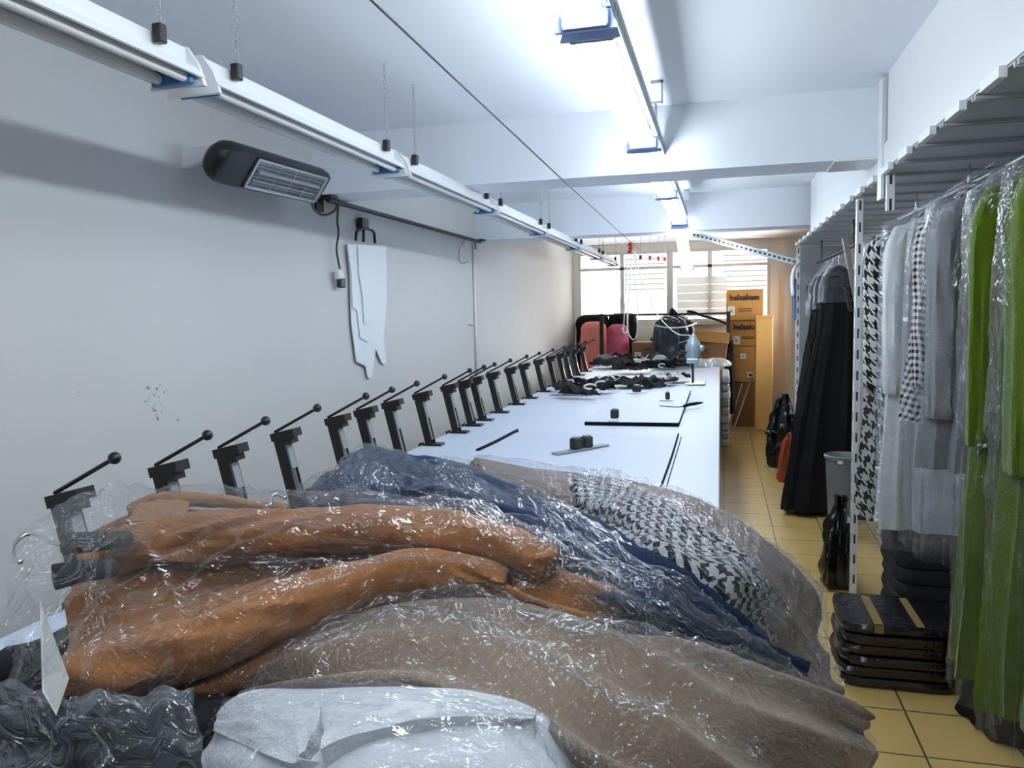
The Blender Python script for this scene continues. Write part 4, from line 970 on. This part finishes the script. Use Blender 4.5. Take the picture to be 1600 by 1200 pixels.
hp_ = loft([(.002, 1.18, 3.21, .24, .15, .02), (.06, 1.18, 3.21, .26, .16, .02), (.35, 1.20, 3.21, .26, .15, .025), (.56, 1.22, 3.22, .21, .12, .025), (.66, 1.22, 3.22, .06, .05, .02)], 48, 40, (6, 0), 3, .03)
hp_.build('black_sack', 'blackcloth', smooth='auto', props=('slumped black sack on the floor under the green coats', 'sack'))
# bin, bags on the floor
bn = thing('waste_bin', 'grey plastic waste bin on the floor before the black gowns', 'bin', (.83, 5.75, 0))
MB().lathe([(0, .0), (.088, .0), (.092, .01), (.118, .55), (.128, .555), (.130, .575), (.122, .58), (.112, .56), (.086, .02), (0, .015)], (.83, 5.75, 0), 32).build('bin_body', 'grey_bin', bn, smooth='auto')
MB().box((.775, 5.62, .535), (.805, 5.632, .555)).build('handle_clip', 'paper', bn)
loft([(.002, .655, 4.72, .06, .09, .01), (.05, .65, 4.72, .075, .13, .015), (.22, .655, 4.72, .07, .13, .02), (.38, .665, 4.72, .05, .09, .02), (.46, .67, 4.73, .02, .03, .01), (.52, .675, 4.74, .03, .035, .01)], 40, 40, (6, 0), 8, .03).build('refuse_sack', 'bag', smooth='auto', props=('small shiny black sack leaning on the slotted upright by the floor', 'sack'))
bg = thing('tied_bag', 'black tied bag on the floor by the far rack upright', 'bag', (.60, 8.25, 0))
loft([(.002, .60, 8.25, .10, .12, .02), (.08, .60, 8.25, .13, .15, .02), (.4, .61, 8.25, .12, .14, .03), (.62, .62, 8.25, .07, .08, .02), (.74, .63, 8.25, .03, .04, .01)], 40, 40, (6, 0), 5, .03).build('sack', 'bag', bg, smooth='auto')
MB().ball((.48, 8.13, .36), .035, 10, 8, (1.3, 1, .8)).tube(curve([(.50, 8.12, .38), (.58, 8.10, .36), (.66, 8.11, .42)], 5), .012).build('tie', 'bag', bg, smooth=True)
loft([(.01, .58, 7.55, .06, .09, .01), (.15, .59, 7.55, .055, .08, .01), (.35, .61, 7.55, .04, .06, .01), (.45, .62, 7.55, .012, .02, .0)], 32, 30, (5, 0), 6, .015).build('rust_garment', 'rust', smooth='auto', props=('rust red cloth slumped on the floor at the foot of the far upright', 'cloth'))
for k, (px, py) in enumerate(((1197, 726), (1205, 735))):
    c = on_z(px, py, .002); crumple(c, .06, .04, 70+k, .4*k, .006, .002).build('paper_scrap', 'paper', props=(('white paper scrap on the aisle floor tiles', 'smaller paper scrap on the aisle floor beside the first')[k], 'paper scrap'))

# ------------------------------------------------------------------ the pile of coats on the table
PG = 'coats piled on the near end of the table'
def coat(name, label, loc): return thing(name, label, 'coat', loc, PG)
# bottom bulk
bk = coat('black_coat', 'black coat at the bottom of the pile showing at the lower left corner', (-.8, 1.3, ZT))
rows = []
nu, nv = 60, 50
U, V = np.meshgrid(np.linspace(0, 1, nu), np.linspace(0, 1, nv))
edge = np.clip(np.minimum.reduce([U, 1-U, V, 1-V])*7, 0, 1)**.5
P = np.stack([-1.42+U*1.36, .42+V*1.75, ZT+.002+edge*(.055+.03*noise_grid(nv, nu, 5, 5, 3)+.04*np.sin(V*9+U*3)*.4+.06*np.clip((V-.15)*2.2, 0, 1))], axis=2)
mb = MB(); mb.grid(P, metre_uv(P)); B = P.copy(); B[..., 2] = ZT+.001; mb.grid(B[:, ::-1])
mb.build('coat_body', 'blackcloth', bk, smooth=True)
sheet([[(-60, 1085, 1.06), (60, 1092, 1.09), (160, 1098, 1.10), (260, 1095, 1.10), (345, 1085, 1.085)], [(-70, 1130, 1.05), (60, 1140, 1.085), (160, 1145, 1.095), (260, 1140, 1.095), (350, 1130, 1.08)], [(-80, 1210, 1.0), (60, 1220, 1.03), (170, 1225, 1.04), (270, 1225, 1.04), (355, 1215, 1.03)]], 60, 36, .015, (4, .012, .8), .008, 33, 0, (.03, .06, .03, .08)).build('coat_front', 'blackcloth', bk, smooth=True)

mv = coat('mauve_coat', 'mauve beige coat in plastic at the back right of the pile, over the table edge', (-.1, 1.9, ZT))
mrows = [
    [(740, 716, 1.10), (900, 742, 1.11), (1010, 762, 1.11), (1110, 797, 1.08), (1200, 852, 1.01), (1268, 918, .90), (1278, 960, .84)],
    [(760, 745, 1.12), (900, 765, 1.13), (1010, 800, 1.12), (1110, 858, 1.08), (1190, 920, 1.01), (1262, 985, .88), (1285, 1010, .82)],
    [(800, 770, 1.10), (900, 800, 1.10), (1010, 850, 1.09), (1090, 905, 1.05), (1180, 985, .96), (1265, 1050, .84), (1312, 1075, .78)]]
sheet(mrows, 90, 50, .02, (5, .010, .8), .006, 4).build('coat_body', 'mauve', mv, smooth=True)
sheet([[(x+4, y-7, z) for x, y, z in r] for r in mrows], 190, 110, 0, (4, .008, -.6), .008, 9, .028, (.03, .05, .03, .10), (9, 6), .007).build('plastic_cover', 'film_milky', mv, smooth=True)

hd = coat('houndstooth_coat', 'black and white houndstooth coat in plastic at the back right of the pile', (-.2, 1.8, ZT))
hrows = [
    [(895, 752, 1.155), (965, 756, 1.17), (1040, 786, 1.165), (1120, 838, 1.12), (1185, 895, 1.05), (1226, 955, .93)],
    [(900, 775, 1.165), (965, 795, 1.175), (1040, 836, 1.165), (1108, 886, 1.12), (1165, 940, 1.045), (1222, 992, .91)],
    [(905, 805, 1.14), (965, 830, 1.15), (1030, 872, 1.14), (1100, 925, 1.09), (1150, 972, 1.02), (1204, 1022, .88)]]
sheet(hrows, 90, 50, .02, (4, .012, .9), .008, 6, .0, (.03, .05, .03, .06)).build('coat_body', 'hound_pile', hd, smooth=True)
sheet([[(x+3, y-5, z) for x, y, z in r] for r in hrows], 190, 110, 0, (5, .008, -1.2), .009, 12, .02, (.02, .04, .02, .05), (10, 7), .008).build('plastic_cover', 'film', hd, smooth=True)

nb = coat('navy_coat', 'navy blue coat in shiny plastic across the back of the pile', (-.6, 1.8, ZT))
nrows = [
    [(468, 782, 1.10), (515, 742, 1.18), (562, 712, 1.21), (645, 718, 1.22), (740, 742, 1.20), (860, 795, 1.18), (1010, 885, 1.13), (1150, 985, 1.03)],
    [(480, 790, 1.14), (545, 765, 1.20), (605, 750, 1.225), (700, 768, 1.225), (800, 803, 1.21), (905, 845, 1.18), (1050, 930, 1.11), (1210, 1030, .985)],
    [(505, 800, 1.15), (570, 790, 1.19), (640, 785, 1.21), (740, 806, 1.21), (850, 850, 1.19), (960, 900, 1.16), (1085, 985, 1.085), (1255, 1066, .955)],
    [(540, 830, 1.11), (590, 825, 1.14), (660, 830, 1.16), (780, 850, 1.16), (870, 900, 1.14), (1000, 970, 1.11), (1120, 1030, 1.04), (1258, 1080, .925)]]
sheet(nrows, 120, 70, .02, (6, .027, 1.1), .012, 2, .0, (.05, .12, .02, .06), (7, 5)).build('coat_body', 'navy', nb, smooth=True)
sheet([[(x+2, y-5, z) for x, y, z in r] for r in nrows], 230, 130, 0, (7, .011, -.8), .010, 21, .022, (.06, .12, .02, .05), (10, 6), .009).build('plastic_cover', 'film_blue', nb, smooth=True)

cm = coat('camel_coat', 'camel brown coat in clear plastic lying across the middle of the pile', (-.6, 1.35, ZT))
crows = [
    [(140, 850, 1.15), (240, 800, 1.19), (420, 803, 1.205), (600, 808, 1.215), (760, 825, 1.205), (880, 875, 1.17), (985, 945, 1.115), (1063, 990, 1.05)],
    [(112, 900, 1.12), (240, 870, 1.145), (420, 865, 1.155), (600, 862, 1.165), (760, 875, 1.165), (860, 915, 1.15), (962, 962, 1.11), (1062, 994, 1.045)],
    [(102, 980, 1.08), (240, 960, 1.105), (420, 930, 1.125), (600, 908, 1.14), (740, 912, 1.15), (845, 942, 1.14), (950, 978, 1.10), (1055, 999, 1.04)],
    [(95, 1080, 1.06), (240, 1080, 1.08), (380, 1040, 1.10), (560, 965, 1.12), (700, 945, 1.125), (835, 962, 1.11), (940, 990, 1.07), (1050, 1004, 1.02)],
    [(115, 1110, 1.01), (250, 1112, 1.03), (370, 1070, 1.05), (545, 1005, 1.08), (700, 975, 1.09), (830, 985, 1.07), (935, 1002, 1.04), (1045, 1010, 1.0)]]
sheet(crows, 110, 60, .02, (5, .018, .5), .007, 3, .0, (.05, .10, .02, .05)).build('coat_body', 'camel', cm, smooth=True)
sleeve([(165, 868, 1.185), (260, 842, 1.205), (380, 832, 1.215), (500, 826, 1.22), (620, 826, 1.222), (740, 838, 1.215), (820, 862, 1.20), (862, 884, 1.185)], [.045, .052, .050, .048, .047, .043, .036, .030], seed=2, n=40, m_=150, folds=.0065).build('sleeve', 'camel', cm, smooth='auto')
sleeve([(115, 1060, 1.11), (220, 1035, 1.125), (330, 1000, 1.14), (440, 955, 1.155), (540, 918, 1.17), (630, 893, 1.18), (710, 893, 1.175), (790, 908, 1.16)], [.040, .050, .052, .050, .047, .043, .036, .028], seed=5, n=40, m_=150, folds=.0065).build('sleeve', 'camel', cm, smooth='auto')
sleeve([(200, 800, 1.215), (250, 782, 1.23), (330, 782, 1.23), (400, 790, 1.228), (450, 796, 1.222)], [.015, .020, .017, .014, .012], seed=9, folds=.002).build('collar', 'camel_light', cm, smooth='auto')
sheet([[(218, 786, 1.243), (255, 780, 1.245), (296, 783, 1.245)], [(208, 800, 1.238), (250, 797, 1.24), (292, 800, 1.24)], [(196, 815, 1.232), (245, 813, 1.234), (288, 816, 1.234)]], 24, 16, .004, None, .001, 2, 0, None).build('collar_flap', 'camel_light', cm, smooth=True)
frows = [
    [(60, 815, 1.224), (140, 775, 1.264), (240, 762, 1.276), (420, 772, 1.279), (600, 782, 1.282), (760, 800, 1.276), (890, 862, 1.229), (1000, 940, 1.159), (1072, 986, 1.084)],
    [(20, 875, 1.22), (130, 850, 1.255), (240, 830, 1.285), (420, 822, 1.295), (600, 818, 1.298), (760, 832, 1.288), (875, 880, 1.245), (985, 948, 1.17), (1072, 990, 1.085)],
    [(15, 960, 1.162), (110, 945, 1.202), (240, 925, 1.227), (420, 890, 1.242), (600, 868, 1.247), (760, 880, 1.242), (860, 918, 1.212), (965, 965, 1.152), (1065, 996, 1.072)],
    [(10, 1060, 1.102), (110, 1045, 1.167), (240, 1012, 1.197), (420, 945, 1.22), (600, 888, 1.237), (720, 892, 1.23), (835, 935, 1.192), (950, 978, 1.132), (1060, 1001, 1.062)],
    [(30, 1130, 1.02), (120, 1120, 1.06), (250, 1100, 1.09), (400, 1035, 1.12), (580, 955, 1.145), (710, 938, 1.15), (835, 958, 1.13), (945, 988, 1.09), (1052, 1005, 1.03)]]
sheet(frows, 240, 150, 0, (7, .005, -1.6), .008, 31, .000, (.05, .10, .01, .03), (11, 7), .010).build('plastic_cover', 'film', cm, smooth=True)
MB().tube(curve([on_z(422, 790, 1.255), on_z(424, 776, 1.262), on_z(434, 772, 1.262), on_z(446, 778, 1.258)], 6), .004, 6).build('belt_ring', 'chrome', cm, smooth=True)

bg_ = coat('taupe_coat', 'long taupe grey coat in clear plastic along the front right of the pile', (-.3, 1.1, ZT))
brows = [
    [(382, 1062, 1.06), (480, 993, 1.115), (640, 943, 1.145), (800, 955, 1.145), (1000, 997, 1.115), (1180, 1040, 1.04), (1345, 1110, .93)],
    [(372, 1075, 1.07), (500, 1030, 1.125), (660, 985, 1.148), (820, 1003, 1.146), (1000, 1060, 1.11), (1180, 1110, 1.03), (1354, 1150, .89)],
    [(390, 1085, 1.065), (520, 1068, 1.115), (680, 1045, 1.13), (840, 1080, 1.128), (1000, 1130, 1.09), (1180, 1170, 1.01), (1356, 1210, .85)],
    [(420, 1105, 1.04), (560, 1100, 1.085), (700, 1100, 1.10), (860, 1150, 1.10), (985, 1200, 1.07), (1150, 1245, .99), (1345, 1275, .80)],
    [(430, 1150, 1.0), (570, 1170, 1.03), (720, 1190, 1.045), (880, 1245, 1.04), (1000, 1290, 1.02), (1140, 1320, .95), (1325, 1335, .76)]]
sheet(brows, 130, 80, .02, (5, .020, -1.3), .007, 8, .0, (.03, .06, .02, .06), (5, 5)).build('coat_body', 'beige', bg_, smooth=True)
sheet([[(x, y-5, z) for x, y, z in r] for r in brows], 240, 150, 0, (5, .016, -1.3), .008, 44, .026, (.03, .06, .02, .05), (10, 7), .008).build('plastic_cover', 'film', bg_, smooth=True)

wc = coat('white_coat', 'white fleece coat with notched lapels at the front of the pile', (-.5, .95, ZT))
wrows = [
    [(322, 1125, 1.06), (380, 1090, 1.10), (470, 1075, 1.125), (580, 1074, 1.14), (700, 1083, 1.14), (820, 1108, 1.125), (880, 1155, 1.09), (910, 1205, 1.04)],
    [(318, 1160, 1.06), (380, 1130, 1.11), (470, 1118, 1.135), (580, 1118, 1.148), (700, 1125, 1.148), (815, 1152, 1.13), (880, 1195, 1.09), (915, 1240, 1.035)],
    [(325, 1215, 1.05), (380, 1205, 1.095), (470, 1200, 1.12), (580, 1200, 1.132), (700, 1203, 1.132), (820, 1225, 1.115), (880, 1255, 1.08), (915, 1285, 1.03)],
    [(340, 1320, 1.0), (390, 1320, 1.04), (470, 1320, 1.06), (580, 1320, 1.07), (700, 1320, 1.07), (820, 1330, 1.06), (880, 1340, 1.03), (910, 1350, .98)]]
sheet(wrows, 100, 60, .02, (3, .004, .5), .004, 14, .0, (.03, .06, .03, .06)).build('coat_body', 'fleece', wc, smooth=True)
sheet([[(512, 1098, 1.150), (580, 1086, 1.160), (700, 1090, 1.160), (838, 1112, 1.142)], [(506, 1135, 1.152), (580, 1112, 1.162), (700, 1104, 1.162), (836, 1118, 1.141)], [(500, 1170, 1.148), (575, 1142, 1.157), (700, 1120, 1.160), (832, 1124, 1.139)]], 70, 30, .034, None, .002, 3, 0, None).build('collar', 'fleece', wc, smooth='auto')
sheet([[(345, 1105, 1.100), (420, 1090, 1.134), (500, 1092, 1.147)], [(336, 1124, 1.094), (430, 1132, 1.135), (498, 1128, 1.149)], [(334, 1142, 1.088), (446, 1190, 1.128), (474, 1172, 1.140)]], 50, 30, .034, None, .002, 6, 0, None).build('lapel', 'fleece', wc, smooth='auto')
sheet([[(x, y-4, z) for x, y, z in r] for r in wrows], 180, 110, 0, (8, .002, -3), .004, 51, .014, (.03, .05, .02, .05), (8, 6), .0025).build('plastic_cover', 'film', wc, smooth=True)

# hangers poking out of the pile at the left
def pile_hanger(label, hook, bar, r):
    c = on_z(*bar[0]); t = thing('clothes_hanger', label, 'hanger', tuple(c), 'hangers sticking out of the coat pile')
    if hook: MB().tube(curve([on_z(*p) for p in hook], 8), .0042, 8).build('hook', 'chrome', t, smooth=True)
    pts = curve([on_z(*p) for p in bar], 6)
    MB().tube(pts, [r*(1-.25*i/len(pts)) for i in range(len(pts))], 10).build('shoulder', 'darkcloth', t, smooth='auto')
pile_hanger('grey hanger at the upper left of the pile with a bright wire hook', [(32, 878, 1.22), (20, 872, 1.22), (22, 850, 1.23), (40, 835, 1.235), (62, 836, 1.235), (80, 848, 1.235), (102, 851, 1.235)], [(100, 850, 1.235), (150, 846, 1.235), (200, 842, 1.225)], .019)
pile_hanger('dark hanger end just below the grey one at the left of the pile', None, [(84, 902, 1.215), (130, 892, 1.215), (175, 888, 1.20)], .020)
pile_hanger('black hanger end sticking out low at the far left of the pile', [(0, 1040, 1.06), (8, 1028, 1.07), (22, 1030, 1.07)], [(14, 1040, 1.06), (45, 1030, 1.07), (80, 1015, 1.08)], .030)
P = [on_z(62, 935, 1.20), on_z(108, 1060, 1.165), on_z(88, 1118, 1.12), on_z(66, 1080, 1.13)]
MB().prism(P, (.002, -.002, .001)).build('paper_tag', 'paper', props=('white paper sheet hanging at the left end of the camel coat', 'paper'))
# loose plastic at the lower left corner
bgp = [[(-60, 1070, 1.09), (60, 1080, 1.12), (160, 1090, 1.13), (300, 1088, 1.13)], [(-70, 1130, 1.07), (50, 1136, 1.11), (160, 1142, 1.12), (310, 1138, 1.12)], [(-80, 1200, 1.03), (60, 1210, 1.06), (170, 1215, 1.07), (330, 1212, 1.07)]]
sheet(bgp, 90, 60, 0, (4, .012, 1), .014, 61, 0, (.03, .05, .03, .05), (9, 7)).build('loose_plastic', 'film_milky', smooth=True, props=('loose clear plastic bag over the dark cloth at the lower left corner', 'plastic bag'))

# ------------------------------------------------------------------ daylight and colour
w = bpy.data.worlds.new('World'); scene.world = w; w.use_nodes = True
bgn = w.node_tree.nodes['Background']; bgn.inputs[0].default_value = (1, .965, .92, 1); bgn.inputs[1].default_value = 15.0

scene.view_settings.view_transform = 'Standard'; scene.view_settings.look = 'None'; scene.view_settings.gamma = 1; scene.view_settings.use_curve_mapping = False
scene.view_settings.exposure = 0.32
try:
    cy = scene.cycles; cy.use_denoising = True; cy.max_bounces = 10; cy.transparent_max_bounces = 24; cy.diffuse_bounces = 5; cy.glossy_bounces = 4
    cy.caustics_reflective = False; cy.caustics_refractive = False; cy.sample_clamp_indirect = 6
except Exception: pass
